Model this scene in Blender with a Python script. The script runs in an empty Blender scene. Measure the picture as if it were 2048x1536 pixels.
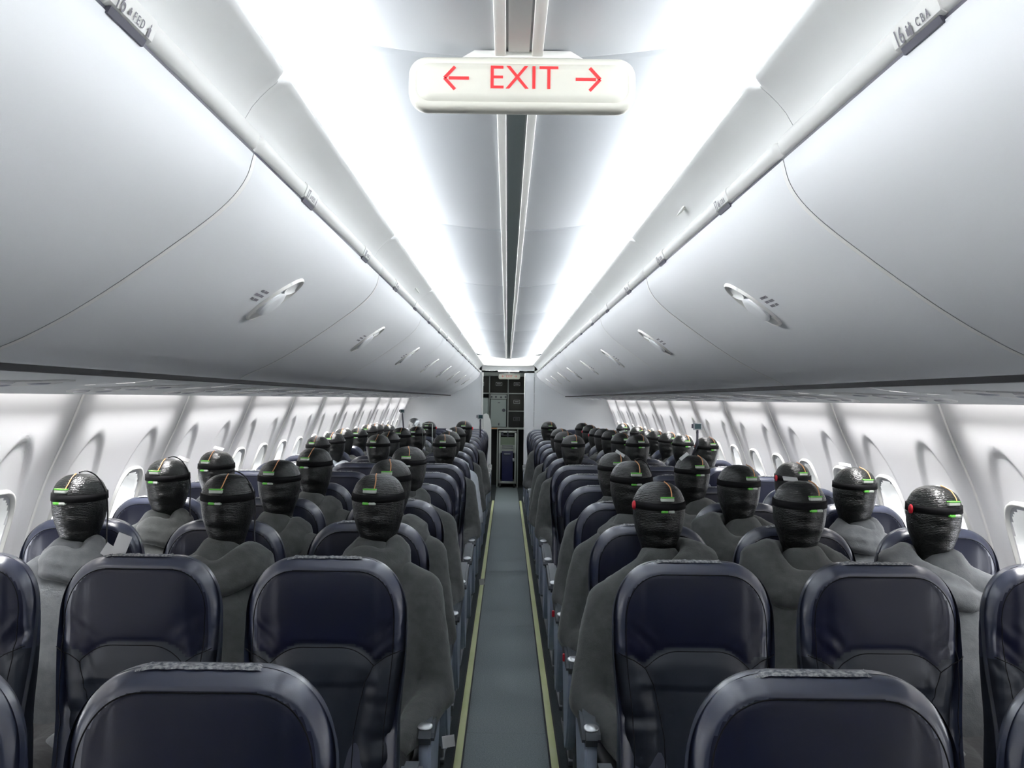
import bpy, bmesh, math, random
from mathutils import Vector, Matrix, noise
random.seed(7)
sc = bpy.context.scene
COL = sc.collection
# ------------------------------------------------------------------ camera, world, exposure
H = 1.57                      # eye height of the photographer
F = 2030.0                    # focal length in pixels of a 2048 px wide frame
cam_d = bpy.data.cameras.new('camera'); cam = bpy.data.objects.new('camera', cam_d); COL.objects.link(cam)
cam.location = (-0.014, 0, H)
cam_d.sensor_width = 36.0; cam_d.lens = 36.0*F/2048
cam_d.shift_x = 10/2048; cam_d.shift_y = 30/2048
cam_d.clip_start = 0.05; cam_d.clip_end = 60
cam.rotation_euler = (Matrix.Rotation(math.radians(90), 4, 'X') @ Matrix.Rotation(math.radians(0.65), 4, 'Z')).to_euler()
sc.camera = cam
w = bpy.data.worlds.new('world'); sc.world = w; w.use_nodes = True
w.node_tree.nodes['Background'].inputs[0].default_value = (0.80, 0.86, 0.95, 1)
w.node_tree.nodes['Background'].inputs[1].default_value = 0.8
sc.view_settings.view_transform = 'Standard'; sc.view_settings.look = 'None'
sc.view_settings.gamma = 1.0; sc.view_settings.use_curve_mapping = False
sc.view_settings.exposure = 0.25
sc.cycles.use_denoising = True
sc.cycles.max_bounces = 8; sc.cycles.diffuse_bounces = 6; sc.cycles.glossy_bounces = 3
COVE_E = 20.0                 # cove light strips
WALL_E = 8.5                  # sidewall wash strips
COVE_W = 30.0                 # watts of each cove lamp, thrown across at the opposite bins
WASH_W = 3.7                  # watts of each sidewall lamp, thrown down the wall
PANE_E = 5.0                  # daylight in the cabin windows
Y_BACK, Y_END = -2.0, 15.4    # cabin ends
S = 1.027
LEFT, RIGHT = -1, 1
def strip_lamp(parent, loc, direction, length, width, watts, spread, col):
    L = bpy.data.lights.new('strip_lamp', 'AREA'); L.shape = 'RECTANGLE'; L.size = length; L.size_y = width
    L.energy = watts; L.spread = math.radians(spread); L.color = col
    o = bpy.data.objects.new('strip_lamp', L); COL.objects.link(o)
    z = -Vector(direction).normalized(); x = Vector((0, 1, 0)); y = z.cross(x).normalized()
    o.matrix_world = Matrix.Translation(loc) @ Matrix((x, y, z)).transposed().to_4x4()
    o.parent = parent
# ------------------------------------------------------------------ materials
def mat(name, col, rough=0.5, metal=0.0, spec=0.5, bump=None, var=None, emit=None, coat=0.0, coat_r=0.2, sheen=0.0):
    m = bpy.data.materials.new(name); m.use_nodes = True
    nt = m.node_tree; b = nt.nodes['Principled BSDF']
    b.inputs['Base Color'].default_value = (*col, 1)
    b.inputs['Roughness'].default_value = rough; b.inputs['Metallic'].default_value = metal
    b.inputs['Specular IOR Level'].default_value = spec
    b.inputs['Coat Weight'].default_value = coat; b.inputs['Coat Roughness'].default_value = coat_r
    b.inputs['Sheen Weight'].default_value = sheen
    tc = nt.nodes.new('ShaderNodeTexCoord')
    if var:                                   # (scale, colour2, stretch)
        n = nt.nodes.new('ShaderNodeTexNoise'); n.inputs['Scale'].default_value = var[0]; n.inputs['Detail'].default_value = 5
        mp = nt.nodes.new('ShaderNodeMapping'); mp.inputs['Scale'].default_value = var[2] if len(var) > 2 else (1, 1, 1)
        nt.links.new(tc.outputs['Object'], mp.inputs[0]); nt.links.new(mp.outputs[0], n.inputs['Vector'])
        r = nt.nodes.new('ShaderNodeValToRGB'); r.color_ramp.elements[0].position = 0.35; r.color_ramp.elements[1].position = 0.65
        r.color_ramp.elements[0].color = (*col, 1); r.color_ramp.elements[1].color = (*var[1], 1)
        nt.links.new(n.outputs['Fac'], r.inputs[0]); nt.links.new(r.outputs[0], b.inputs['Base Color'])
    last = None
    for bp in (bump or []):                   # (scale, strength, distance, stretch)
        n = nt.nodes.new('ShaderNodeTexNoise'); n.inputs['Scale'].default_value = bp[0]; n.inputs['Detail'].default_value = 3
        mp = nt.nodes.new('ShaderNodeMapping'); mp.inputs['Scale'].default_value = bp[3] if len(bp) > 3 else (1, 1, 1)
        nt.links.new(tc.outputs['Object'], mp.inputs[0]); nt.links.new(mp.outputs[0], n.inputs['Vector'])
        bm_ = nt.nodes.new('ShaderNodeBump'); bm_.inputs['Strength'].default_value = bp[1]; bm_.inputs['Distance'].default_value = bp[2]
        nt.links.new(n.outputs['Fac'], bm_.inputs['Height'])
        if last: nt.links.new(last.outputs[0], bm_.inputs['Normal'])
        last = bm_
    if last: nt.links.new(last.outputs[0], b.inputs['Normal'])
    if emit:
        b.inputs['Emission Color'].default_value = (*emit[0], 1); b.inputs['Emission Strength'].default_value = emit[1]
    return m
M = {}
M['bin'] = mat('bin_plastic', (0.79, 0.81, 0.83), 0.38, spec=0.4, bump=[(900, 0.04, 0.001)])
M['trimwhite'] = mat('cream_plastic', (0.80, 0.80, 0.77), 0.4)
M['valance'] = mat('valance_plastic', (0.74, 0.75, 0.74), 0.5)
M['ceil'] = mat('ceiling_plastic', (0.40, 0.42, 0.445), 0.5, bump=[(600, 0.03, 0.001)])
M['wall'] = mat('sidewall_plastic', (0.82, 0.82, 0.83), 0.5, bump=[(700, 0.03, 0.001)])
M['seamline'] = mat('seam_plastic', (0.85, 0.85, 0.83), 0.4)
M['psu'] = mat('service_panel_plastic', (0.72, 0.75, 0.76), 0.45)
M['psu_dark'] = mat('service_panel_bezel', (0.36, 0.38, 0.44), 0.35)
M['black'] = mat('black_gap', (0.008, 0.008, 0.010), 0.7)
M['slot'] = mat('dark_latch', (0.10, 0.10, 0.13), 0.5)
M['inkgrey'] = mat('grey_ink', (0.22, 0.21, 0.24), 0.6)
M['bulk'] = mat('bulkhead_laminate', (0.86, 0.88, 0.89), 0.5, bump=[(400, 0.03, 0.001)])
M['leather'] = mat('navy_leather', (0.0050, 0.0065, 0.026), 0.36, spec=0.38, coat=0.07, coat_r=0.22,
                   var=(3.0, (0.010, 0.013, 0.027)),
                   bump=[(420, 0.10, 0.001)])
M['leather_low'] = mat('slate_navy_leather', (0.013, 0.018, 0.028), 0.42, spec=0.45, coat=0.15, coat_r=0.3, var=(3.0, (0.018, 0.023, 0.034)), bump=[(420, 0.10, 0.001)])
M['leather_sheen'] = mat('navy_leather_sheen', (0.023, 0.030, 0.062), 0.36, spec=0.9, coat=0.8, coat_r=0.25,
                   bump=[(420, 0.10, 0.001)])  # paler, glossier copy of the leather: ceiling reflection along the rim put into its colour
M['seatshell'] = mat('seat_shell', (0.045, 0.055, 0.085), 0.4)
M['worn'] = mat('worn_velcro', (0.10, 0.11, 0.13), 0.9, var=(140, (0.42, 0.42, 0.42)), bump=[(260, 0.9, 0.004)])
M['armdark'] = mat('armrest_rubber', (0.060, 0.070, 0.085), 0.42)
M['armblue'] = mat('armrest_panel', (0.38, 0.44, 0.56), 0.38, var=(25, (0.44, 0.50, 0.62)))
M['steel'] = mat('brushed_metal', (0.60, 0.62, 0.64), 0.28, metal=0.9)
M['frame'] = mat('seat_frame_metal', (0.16, 0.17, 0.19), 0.5, metal=0.6)
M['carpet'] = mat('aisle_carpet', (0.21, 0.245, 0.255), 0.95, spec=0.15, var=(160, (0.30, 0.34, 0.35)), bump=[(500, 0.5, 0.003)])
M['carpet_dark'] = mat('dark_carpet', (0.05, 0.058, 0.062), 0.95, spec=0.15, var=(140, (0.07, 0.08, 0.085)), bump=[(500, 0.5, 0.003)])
M['lumin'] = mat('photoluminescent_strip', (0.72, 0.78, 0.36), 0.5, var=(12, (0.78, 0.82, 0.46), (1, 0.3, 1)))
M['rubber'] = mat('black_rubber', (0.015, 0.016, 0.017), 0.6)
M['hoodie'] = mat('charcoal_fleece', (0.070, 0.075, 0.073), 0.95, spec=0.1, sheen=0.3, var=(30, (0.090, 0.095, 0.093)), bump=[(11, 0.35, 0.02), (260, 0.35, 0.002)])
M['hoodie2'] = mat('slate_fleece', (0.082, 0.088, 0.093), 0.95, spec=0.1, sheen=0.3, var=(30, (0.105, 0.112, 0.118)), bump=[(11, 0.35, 0.02), (260, 0.35, 0.002)])
M['shirt'] = mat('white_fabric', (0.42, 0.46, 0.50), 0.9, var=(10, (0.55, 0.58, 0.62)), bump=[(12, 0.6, 0.03)])
M['trouser'] = mat('dark_trouser_cloth', (0.020, 0.021, 0.022), 0.95, bump=[(16, 0.5, 0.02)])
M['green'] = mat('green_label', (0.16, 0.62, 0.08), 0.5)
M['label'] = mat('white_label', (0.62, 0.66, 0.60), 0.5)
M['orange'] = mat('orange_wire', (0.72, 0.33, 0.14), 0.45)
M['cable'] = mat('black_cable', (0.01, 0.01, 0.011), 0.4)
M['strap'] = mat('black_elastic', (0.006, 0.006, 0.007), 0.85, spec=0.2)
M['red'] = mat('red_plastic', (0.75, 0.03, 0.05), 0.4)
M['paper'] = mat('paper', (0.70, 0.70, 0.70), 0.8)
M['silver'] = mat('silver_foil', (0.7, 0.72, 0.72), 0.2, metal=1.0, bump=[(30, 0.8, 0.01)])
M['signcream'] = mat('sign_cream', (0.62, 0.61, 0.54), 0.4)
M['signred'] = mat('sign_red', (0.80, 0.025, 0.03), 0.5)
M['cove_e'] = mat('cove_light', (1, 1, 1), 0.5, emit=((0.97, 0.985, 1.0), COVE_E))
M['wall_e'] = mat('wash_light', (1, 1, 1), 0.5, emit=((1.0, 0.97, 0.95), WALL_E))
M['pane'] = mat('daylit_pane', (0.9, 0.9, 0.9), 0.3, emit=((0.90, 0.93, 1.0), PANE_E))
M['tube_e'] = mat('galley_tube', (1, 1, 1), 0.5, emit=((0.95, 1.0, 0.98), 34.0))
M['lens'] = mat('reading_light_lens', (0.8, 0.8, 0.82), 0.15)
M['greybox'] = mat('galley_box', (0.045, 0.042, 0.035), 0.5)
M['gframe'] = mat('galley_frame', (0.52, 0.55, 0.52), 0.35)
M['gwhite'] = mat('galley_insert', (0.48, 0.54, 0.52), 0.4)
M['gdark'] = mat('galley_dark', (0.012, 0.014, 0.013), 0.6)
M['cartgrey'] = mat('cart_frame_metal', (0.45, 0.47, 0.44), 0.35, metal=0.4)
M['cartgreen'] = mat('cart_placard', (0.22, 0.27, 0.20), 0.5)
M['cartblue'] = mat('cart_blue', (0.012, 0.014, 0.07), 0.4)
M['camgrey'] = mat('camera_silver', (0.42, 0.45, 0.48), 0.35)
M['camscreen'] = mat('camera_screen', (0.05, 0.10, 0.11), 0.15)
def tape_mat():
    m = mat('black_tape_wrap', (0.007, 0.0085, 0.008), 0.30, spec=0.55)
    nt = m.node_tree; b = nt.nodes['Principled BSDF']; tc = nt.nodes['Texture Coordinate']
    wv = nt.nodes.new('ShaderNodeTexWave'); wv.wave_type = 'BANDS'; wv.bands_direction = 'Z'
    wv.inputs['Scale'].default_value = 62; wv.inputs['Distortion'].default_value = 5.0; wv.inputs['Detail'].default_value = 3; wv.inputs['Detail Scale'].default_value = 2.0
    n = nt.nodes.new('ShaderNodeTexNoise'); n.inputs['Scale'].default_value = 28; n.inputs['Detail'].default_value = 4
    nt.links.new(tc.outputs['Object'], wv.inputs['Vector']); nt.links.new(tc.outputs['Object'], n.inputs['Vector'])
    b1 = nt.nodes.new('ShaderNodeBump'); b1.inputs['Strength'].default_value = 0.35; b1.inputs['Distance'].default_value = 0.0025
    b2 = nt.nodes.new('ShaderNodeBump'); b2.inputs['Strength'].default_value = 0.6; b2.inputs['Distance'].default_value = 0.010
    nt.links.new(wv.outputs['Fac'], b1.inputs['Height']); nt.links.new(n.outputs['Fac'], b2.inputs['Height'])
    nt.links.new(b1.outputs[0], b2.inputs['Normal']); nt.links.new(b2.outputs[0], b.inputs['Normal'])
    return m
M['tape'] = tape_mat()
# ------------------------------------------------------------------ helpers
def me(verts, faces, smooth=True):
    m = bpy.data.meshes.new('m'); m.from_pydata([tuple(v) for v in verts], [], faces); m.update()
    if smooth: m.polygons.foreach_set('use_smooth', [True]*len(m.polygons))
    return m
def obj(name, mesh, material, parent=None, loc=None, rot=None):
    mesh.name = name
    if material and not mesh.materials: mesh.materials.append(material)
    o = bpy.data.objects.new(name, mesh); COL.objects.link(o)
    if parent: o.parent = parent
    if loc: o.location = loc
    if rot: o.rotation_euler = rot
    return o
def tag(o, label, cat, group=None, kind=None):
    o['label'] = label; o['category'] = cat
    if group: o['group'] = group
    if kind: o['kind'] = kind
    return o
def empty(name, loc, label, cat, group=None, rot=None):
    o = bpy.data.objects.new(name, None); o.empty_display_size = 0.1; COL.objects.link(o); o.location = loc
    if rot: o.rotation_euler = rot
    return tag(o, label, cat, group)
def struct(name, mesh, material, label=None, cat=None):
    o = obj(name, mesh, material); o['kind'] = 'structure'
    if label: o['label'] = label
    if cat: o['category'] = cat
    return o
def bm_mesh(bm, smooth=True, angle=None):
    m = bpy.data.meshes.new('m'); bm.normal_update(); bm.to_mesh(m); bm.free()
    if smooth: m.polygons.foreach_set('use_smooth', [True]*len(m.polygons))
    if angle is not None: m.set_sharp_from_angle(angle=math.radians(angle))
    return m
def add_box(bm, x0, x1, y0, y1, z0, z1, bev=0.0, seg=2, mtx=None):
    r = bmesh.ops.create_cube(bm, size=1.0)
    vs = r['verts']
    for v in vs: v.co = Vector(((x0+x1)/2 + v.co.x*(x1-x0), (y0+y1)/2 + v.co.y*(y1-y0), (z0+z1)/2 + v.co.z*(z1-z0)))
    if bev > 0:
        es = list({e for v in vs for e in v.link_edges})
        r2 = bmesh.ops.bevel(bm, geom=es, offset=bev, segments=seg, affect='EDGES', profile=0.5)
        vs = list({v for v in vs if v.is_valid} | set(r2['verts']))
    if mtx:
        for v in vs: v.co = mtx @ v.co
    return vs
def box(x0, x1, y0, y1, z0, z1, bev=0.0, seg=2):
    bm = bmesh.new(); add_box(bm, x0, x1, y0, y1, z0, z1, bev, seg); return bm_mesh(bm, bev > 0, 40)
def boxes(lst, bev=0.0):
    bm = bmesh.new()
    for b in lst: add_box(bm, *b, bev=bev)
    return bm_mesh(bm, bev > 0, 40)
def add_tube(bm, pts, r, seg=8, cap=True):
    pts = [Vector(p) for p in pts]; rings = []
    up = Vector((0, 0, 1))
    for i, p in enumerate(pts):
        t = (pts[min(i+1, len(pts)-1)] - pts[max(i-1, 0)]).normalized()
        a = t.cross(up)
        if a.length < 1e-3: a = t.cross(Vector((1, 0, 0)))
        a.normalize(); b = t.cross(a).normalized()
        rr = r[i] if isinstance(r, (list, tuple)) else r
        rings.append([bm.verts.new(p + (a*math.cos(2*math.pi*k/seg) + b*math.sin(2*math.pi*k/seg))*rr) for k in range(seg)])
    for i in range(len(rings)-1):
        for k in range(seg):
            bm.faces.new((rings[i][k], rings[i][(k+1) % seg], rings[i+1][(k+1) % seg], rings[i+1][k]))
    if cap:
        bm.faces.new(rings[0][::-1]); bm.faces.new(rings[-1])
def tube(pts, r, seg=8):
    bm = bmesh.new(); add_tube(bm, pts, r, seg); bmesh.ops.recalc_face_normals(bm, faces=bm.faces); return bm_mesh(bm)
def add_ell(bm, c, r, u=20, v=14, mtx=None):
    res = bmesh.ops.create_uvsphere(bm, u_segments=u, v_segments=v, radius=1.0)
    for q in res['verts']:
        co = Vector((q.co.x*r[0], q.co.y*r[1], q.co.z*r[2]))
        if mtx: co = mtx @ co
        q.co = co + Vector(c)
def extrude_poly(pts, axis_fn, t0, t1, bev=0.0):
    """closed outline pts (a,b) -> prism between t0 and t1; axis_fn(a,b,t)->xyz"""
    bm = bmesh.new()
    A = [bm.verts.new(axis_fn(a, b, t0)) for a, b in pts]; B = [bm.verts.new(axis_fn(a, b, t1)) for a, b in pts]
    n = len(pts)
    f0 = bm.faces.new(A); f1 = bm.faces.new(B[::-1])
    for i in range(n): bm.faces.new((A[i], B[i], B[(i+1) % n], A[(i+1) % n]))
    bmesh.ops.recalc_face_normals(bm, faces=bm.faces)
    if bev > 0:
        es = [e for e in bm.edges if (e in f0.edges[:] or e in f1.edges[:])]
        bmesh.ops.bevel(bm, geom=es, offset=bev, segments=2, affect='EDGES')
    return bm_mesh(bm, True, 35)
def crom(P, n):
    """Catmull-Rom through the points, n samples per span"""
    P = [Vector(p) for p in P]; Q = [P[0]*2-P[1]] + P + [P[-1]*2-P[-2]]; out = []
    for i in range(1, len(Q)-2):
        for k in range(n):
            t = k/n
            out.append(0.5*((2*Q[i]) + (-Q[i-1]+Q[i+1])*t + (2*Q[i-1]-5*Q[i]+4*Q[i+1]-Q[i+2])*t*t + (-Q[i-1]+3*Q[i]-3*Q[i+1]+Q[i+2])*t**3))
    out.append(P[-1]); return out
def sweep(side, prof_fn, ys, closed=False, caps=False, sharp=None):
    """profile (X, dz) along the cabin; prof_fn(y)->list of (X,dz) in section units"""
    bm = bmesh.new(); rings = []
    for y in ys:
        rings.append([bm.verts.new((side*p[0]*S, y, H + p[1]*S)) for p in prof_fn(y)])
    n = len(rings[0])
    for i in range(len(rings)-1):
        for k in range(n if closed else n-1):
            bm.faces.new((rings[i][k], rings[i][(k+1) % n], rings[i+1][(k+1) % n], rings[i+1][k]))
    if caps:
        bm.faces.new(rings[0][::-1]); bm.faces.new(rings[-1])
    bmesh.ops.recalc_face_normals(bm, faces=bm.faces)
    return bm_mesh(bm, True, sharp)
def text_mesh(name, curve, mt):
    o = bpy.data.objects.new('tmp', curve); COL.objects.link(o)
    dg = bpy.context.evaluated_depsgraph_get(); dg.update()
    m = bpy.data.meshes.new_from_object(o.evaluated_get(dg)); bpy.data.objects.remove(o)
    m.materials.clear(); return obj(name, m, mt)
ORD = ['first', 'second', 'third', 'fourth', 'fifth', 'sixth', 'seventh', 'eighth', 'ninth', 'tenth', 'eleventh', 'twelfth',
       'thirteenth', 'fourteenth', 'fifteenth', 'sixteenth', 'seventeenth', 'eighteenth', 'nineteenth', 'twentieth']
SIDE = {LEFT: 'left', RIGHT: 'right'}
def nth(i): return ORD[i]
# ------------------------------------------------------------------ sidewall geometry
WP = crom([(1.435, 0.10), (1.455, 0.05), (1.48, 0.0), (1.532, -0.13), (1.60, -0.28), (1.65, -0.42), (1.695, -0.58), (1.725, -0.78), (1.715, -1.0), (1.66, -1.27), (1.60, -1.57)], 9)
WL = [0.0]
for i in range(1, len(WP)): WL.append(WL[-1] + (WP[i]-WP[i-1]).length)
def wall_pt(l):
    for i in range(1, len(WL)):
        if l <= WL[i] or i == len(WL)-1:
            t = (l-WL[i-1])/(WL[i]-WL[i-1]); p = WP[i-1].lerp(WP[i], t); d = (WP[i]-WP[i-1]).normalized()
            return p, Vector((-d[1], d[0])) if d[1] < 0 else Vector((d[1], -d[0]))   # outward normal
def l_at(dz):
    for i in range(len(WP)):
        if WP[i][1] <= dz: return WL[i]
L_TOP = l_at(-0.115); L_WIN = l_at(-0.50)
SEAM0, PITCH_W = 3.52, 1.17
def sm(a, b, x):
    t = max(0, min(1, (x-a)/(b-a))); return t*t*(3-2*t)
def recess(a, l):
    b = l - L_TOP
    if b < -0.03 or b > 1.1: return 0.0
    cy, ry, rz = 0.62, 0.205, 0.62
    q = math.sqrt((a/ry)**2 + ((b-cy)/rz)**2)
    e = 1 - sm(0.90, 1.0, q)
    return 0.010*e*(1 - sm(0.05, 0.95, b)) + 0.002*e
def wall_panel(side, y0, y1, wins):
    ys = [y0 + (y1-y0)*k/96 for k in range(97)]
    ls = [0.0]; 
    while ls[-1] < WL[-1]: ls.append(min(WL[-1], ls[-1] + (0.010 if ls[-1] < L_TOP+0.35 else 0.03)))
    V = []; Fc = []
    for y in ys:
        for l in ls:
            p, n = wall_pt(l)
            d = max([recess(y-wy, l) for wy in wins] + [0])
            ed = min(y-y0, y1-y); d += 0.006*(1-sm(0.0, 0.012, ed))
            q = p + n*d
            V.append((side*q[0], y, H + q[1]))
    n = len(ls)
    for i in range(len(ys)-1):
        for k in range(n-1):
            # window opening
            ym = (ys[i]+ys[i+1])/2; lm = (ls[k]+ls[k+1])/2
            if any(((abs(ym-wy)/0.118)**3 + (abs(lm-L_WIN)/0.17)**3) < 1 for wy in wins): continue
            f = (i*n+k, i*n+k+1, (i+1)*n+k+1, (i+1)*n+k)
            Fc.append(f if side < 0 else f[::-1])
    return me(V, Fc)
def wpt(side, wy, a, b, depth):
    """point in a window's local frame: a along the cabin, b up the wall, depth outward"""
    p, n = wall_pt(L_WIN - b); c, n0 = wall_pt(L_WIN)
    q = p + n0*depth
    return (side*q[0], wy + a, H + q[1])
def rr_outline(hw, hh, n=40, e=3.2):
    out = []
    for k in range(n):
        t = 2*math.pi*k/n; c, s_ = math.cos(t), math.sin(t)
        out.append((hw*math.copysign(abs(c)**(2/e), c), hh*math.copysign(abs(s_)**(2/e), s_)))
    return out
def window(side, wy, idx):
    rings = [(0.148, 0.205, 0.016), (0.143, 0.199, -0.001), (0.135, 0.190, -0.001), (0.124, 0.177, 0.026), (0.112, 0.162, 0.088), (0.110, 0.160, 0.096)]
    V = []; n = 40
    for hw, hh, d in rings:
        for a, b in rr_outline(hw, hh, n): V.append(wpt(side, wy, a, b, d))
    Fc = []
    for i in range(len(rings)-1):
        for k in range(n):
            f = (i*n+k, i*n+(k+1) % n, (i+1)*n+(k+1) % n, (i+1)*n+k); Fc.append(f if side > 0 else f[::-1])
    o = bpy.data.objects.new(f'window_{idx}', None); COL.objects.link(o); o['kind'] = 'structure'
    o['label'] = f'oval cabin window in the {SIDE[side]} sidewall'; o['category'] = 'window'
    fr = obj('window_frame', me(V, Fc), M['trimwhite'], o)
    out = rr_outline(0.110, 0.160, n)
    pane = me([wpt(side, wy, a, b, 0.094) for a, b in out], [tuple(range(n))], False); obj('pane', pane, M['pane'], o)
    # half-lowered shade
    cut = random.choice([0.02, 0.05, 0.07]); top = [(a, b) for a, b in out if b >= cut]
    top = [(0.108, cut)] + sorted(top, key=lambda q: math.atan2(q[1]-cut, q[0])) + [(-0.108, cut)]
    Vv = [wpt(side, wy, a*0.985, b, 0.080) for a, b in top]; m_ = len(Vv)
    Vb = [wpt(side, wy, a*0.985, b, 0.086) for a, b in top]
    Fs = [tuple(range(m_)), tuple(range(2*m_-1, m_-1, -1))] + [(i, m_+i, m_+(i+1) % m_, (i+1) % m_) for i in range(m_)]
    obj('window_shade', me(Vv+Vb, Fs, False), M['wall'], o)
widx = 0
for side in (LEFT, RIGHT):
    k = -5; first = True
    while SEAM0 + PITCH_W*k < Y_END:
        y0 = SEAM0 + PITCH_W*k; y1 = min(y0 + PITCH_W, Y_END)
        if y0 > Y_BACK - 1.3:
            wins = [y0 + PITCH_W*0.25, y0 + PITCH_W*0.75] if y1-y0 > 1.0 else ([y0 + PITCH_W*0.25] if y1-y0 > 0.5 else [])
            struct('wall_' + SIDE[side], wall_panel(side, y0+0.002, y1-0.002, wins), M['wall'])
            for wy in wins:
                if wy > 0.5:
                    widx += 1; window(side, wy, widx)
            # pale seam bead between panels
            bm = bmesh.new(); pts = []
            for i in range(0, len(WP), 2): pts.append((side*(WP[i][0]-0.0005+0.003), y0, H+WP[i][1]))
            add_tube(bm, pts, 0.0060, 8)
            struct(f'trim_{SIDE[side]}_seam', bm_mesh(bm), M['seamline'])
        k += 1
# outer skin behind the window wall, so nothing glows through
for side in (LEFT, RIGHT):
    m = me([(side*1.52, Y_BACK-2, H+0.14), (side*1.52, Y_END, H+0.14), (side*1.95, Y_END, H-0.2), (side*1.95, Y_BACK-2, H-0.2), (side*1.95, Y_END, -0.1), (side*1.95, Y_BACK-2, -0.1)],
           [(0, 1, 2, 3), (3, 2, 4, 5)], False)
    struct(f'wall_{SIDE[side]}_outer', m, M['gdark'])
# ------------------------------------------------------------------ floor and aisle
def quad(x0, x1, y0, y1, z): return me([(x0, y0, z), (x1, y0, z), (x1, y1, z), (x0, y1, z)], [(0, 1, 2, 3)], False)
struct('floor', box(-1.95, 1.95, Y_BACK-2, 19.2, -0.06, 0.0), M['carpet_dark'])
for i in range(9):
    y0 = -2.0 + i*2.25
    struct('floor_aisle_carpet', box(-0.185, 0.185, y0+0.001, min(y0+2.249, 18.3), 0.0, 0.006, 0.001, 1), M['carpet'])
for side in (LEFT, RIGHT):
    struct(f'trim_{SIDE[side]}_luminous_strip', box(side*0.209-0.016, side*0.209+0.016, -1, 15.6, 0.0, 0.009, 0.002), M['lumin'])
    struct(f'trim_{SIDE[side]}_strip_carrier', boxes([(side*0.209-0.024, side*0.209-0.0165, -1, 15.6, 0, 0.008), (side*0.209+0.0165, side*0.209+0.024, -1, 15.6, 0, 0.008)]), M['rubber'])
# ------------------------------------------------------------------ ceiling
def ceil_prof(x): return 0.600 + 0.045*(x/0.385)**2
CX = [-0.56, -0.555, -0.545, -0.52, -0.49] + [-0.46 + 0.04*i for i in range(24)] + [0.49, 0.52, 0.545, 0.555, 0.56]
def cz(x):
    a = abs(x)
    if a > 0.485: return {0.49: 0.672, 0.52: 0.66, 0.545: 0.63, 0.555: 0.58, 0.56: 0.505}[round(a, 3)]
    return ceil_prof(x)
seams = [1.85 + 1.865*k for k in range(-3, 8)]
for i in range(len(seams)):
    y0 = seams[i]; y1 = min(seams[i]+1.865, Y_END)
    if y0 >= Y_END: break
    V = []; ys = [y0+0.001, y0+0.008, y0+0.02, y1-0.02, y1-0.008, y1-0.001]; rise = [0.010, 0.002, 0, 0, 0.002, 0.010]
    for y, r in zip(ys, rise):
        for x in CX: V.append((x*S, y, H + (cz(x)+r)*S))
    n = len(CX)
    Fc = [(a*n+k, a*n+k+1, (a+1)*n+k+1, (a+1)*n+k) for a in range(5) for k in range(n-1)]
    struct('ceiling', me(V, [f[::-1] for f in Fc]), M['ceil'])
    m = me([(x*S, y0-0.006+dy, H+(cz(x)+0.006)*S) for dy in (0, 0.012) for x in CX], [(k, k+1, n+k+1, n+k) for k in range(n-1)]); struct('trim_ceiling_joint', m, M['seamline'])
# closed roof above everything
struct('ceiling_crown', box(-1.95, 1.95, Y_BACK-2, Y_END, H+0.72, H+0.76), M['gdark'])
# centre rails with channel
def rail_seg(y0, y1, cover):
    zc = H + 0.600*S
    for s_, nm in ((LEFT, 'left'), (RIGHT, 'right')):
        a, b = sorted((s_*0.0225, s_*0.0425))
        struct(f'trim_centre_rail_{nm}', box(a, b, y0, y1, zc-0.012, zc+0.02, 0.003), M['trimwhite'])
    struct('trim_centre_channel', box(-0.0185, 0.0185, y0, y1, zc-0.004, zc+0.02), M['valance'] if cover else M['chan'])
M['chan'] = mat('channel_grey', (0.20, 0.24, 0.24), 0.5)
rail_seg(Y_BACK, 1.80, True); rail_seg(1.80, Y_END, False)
struct('trim_centre_gap', box(-0.0225, 0.0225, Y_BACK, Y_END, H+0.600*S+0.004, H+0.600*S+0.024), M['black'])
# ------------------------------------------------------------------ bins, valances, placards
BIN0, PB = 1.64, 1.60
FACE = crom([(0.414, 0.379), (0.424, 0.345), (0.445, 0.313), (0.480, 0.280), (0.53, 0.242), (0.59, 0.199), (0.65, 0.158), (0.71, 0.121), (0.77, 0.089), (0.815, 0.069), (0.838, 0.056), (0.846, 0.050)], 4)
FACE_L = [0.0]
for i in range(1, len(FACE)): FACE_L.append(FACE_L[-1] + (FACE[i]-FACE[i-1]).length)
def face_pt(l):
    for i in range(1, len(FACE_L)):
        if l <= FACE_L[i] or i == len(FACE_L)-1:
            t = (l-FACE_L[i-1])/(FACE_L[i]-FACE_L[i-1]); p = FACE[i-1].lerp(FACE[i], t); d = (FACE[i]-FACE[i-1]).normalized()
            return p, Vector((d[1], -d[0]))      # toward the aisle and down
def fpt(side, y, l, out):
    p, n = face_pt(l); q = p + n*(out/S)
    return (side*q[0]*S, y, H + q[1]*S)
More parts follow.
